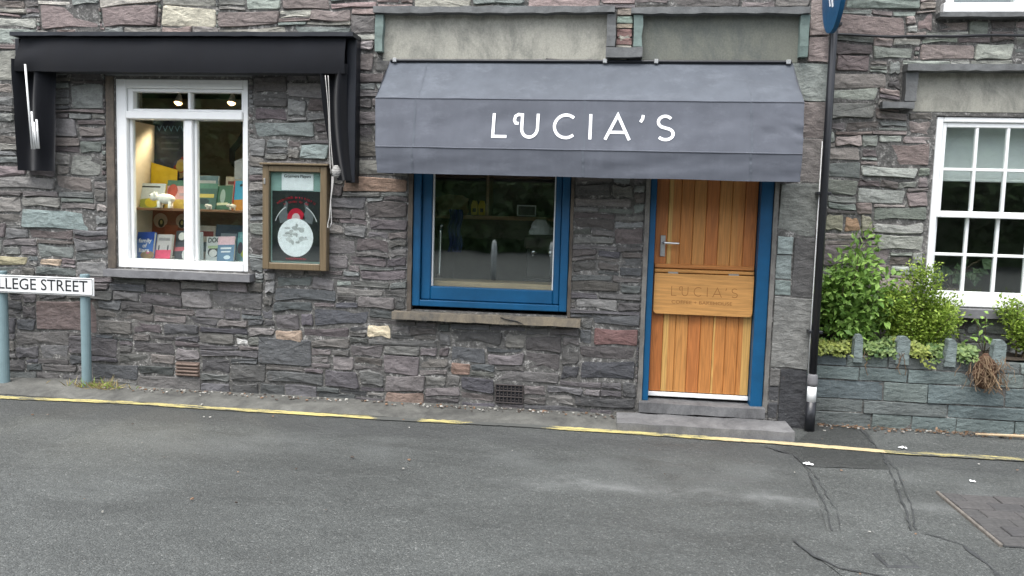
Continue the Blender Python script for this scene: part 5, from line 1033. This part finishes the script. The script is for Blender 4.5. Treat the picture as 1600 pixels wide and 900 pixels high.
# ------------------------------------------------------------------ across the street: seen only as reflections in the glass
def tree_proto(seed):
    rg = random.Random(seed); root = empty('street_tree', (0, 0, 0), '', 'tree', 'trees across the street'); tr = MB(); lf = MB(); tips = []
    tr.tube([(0, 0, -.1), (.05, 0, 1.0), (0, .05, 2.4), (.05, 0, 4.0)], [.24, .19, .15, .08], 10)
    for k in range(12):
        a = k * 2.4; h0 = 1.6 + .2 * k; e = Vector((math.cos(a) * (2.3 - .09 * k), math.sin(a) * (2.0 - .08 * k), h0 + .9 + .16 * k)); tr.tube([(0, 0, h0), (e.x * .5, e.y * .5, h0 + .7), tuple(e)], [.07, .045, .015], 6); tips += [e, e * .6 + Vector((0, 0, .9))]
    for k in range(9000):
        t = rg.choice(tips); p = t + rdir(rg, 0) * rg.random() ** .5 * 1.15; p.z = max(p.z, .7); leaf(lf, p, rdir(rg, -.2), rdir(rg, .6), rg.uniform(.2, .36), rg.uniform(.14, .24))
    tr.build('trunk', M_stem, root, smooth=True, org=(0, 0, 0)); lf.build('crown', ML_tree, root, org=(0, 0, 0)); return root
def copy_tree(o):
    c = o.copy(); col.objects.link(c)
    for ch in o.children:
        d = ch.copy(); col.objects.link(d); d.parent = c
    return c
tp_ = tree_proto(77); spots = [(-26, -31), (-19, -33), (-12.5, -31), (-5.6, -33), (.8, -31), (7.2, -33), (14, -31), (21, -33), (28, -31)]
for i, (x, y) in enumerate(spots):
    t = tp_ if i == 0 else copy_tree(tp_); t.location = (x, y, 0); t.rotation_euler.z = i * 1.3; t.scale = (2.1, 2.1, 1.35 + .2 * (i % 3)); t['label'] = ['first', 'second', 'third', 'fourth', 'fifth', 'sixth', 'seventh', 'eighth', 'ninth'][i] + ' leafy tree of the row across the street, counted from the left'
hd = MB(); rg = random.Random(40)
for k in range(16000): hd_x = rg.uniform(-38, 38); hz = 3.3 + .5 * mnoise.noise((hd_x * .3, 0, 0)); leaf(hd, Vector((hd_x, -27.6 + rg.uniform(-.7, .5), hz * rg.random() ** .8)), rdir(rg, .1), rdir(rg, .5), rg.uniform(.35, .6), rg.uniform(.25, .45))
vs_ = []; 
for i in range(77): x = -38 + i; hz = 3.0 + .5 * mnoise.noise((x * .3, 0, 0)); vs_ += [(x, -27.4 - .2 * rg.random(), 0), (x, -27.5 - .3 * rg.random(), hz), (x, -28.3, hz), (x, -28.4, 0)]
hd.add(vs_, [(i * 4 + a, i * 4 + 4 + a, i * 4 + 5 + a, i * 4 + 1 + a) for i in range(76) for a in range(3)])
tag(hd.build('hedge', ML_tree), 'tall dark hedge under the trees across the street', 'hedge', kind='stuff')
for i, x in enumerate((-2.0, -.6, .8)):
    mb = MB(); mb.tube([(x, -12.5, 0), (x, -12.5, .85), (x, -12.5, .92)], [.06, .06, .03], 12); tag(mb.build('bollard', M_white, smooth=True), ['left', 'middle', 'right'][i] + ' white bollard of three across the street', 'bollard', 'bollards across the street')
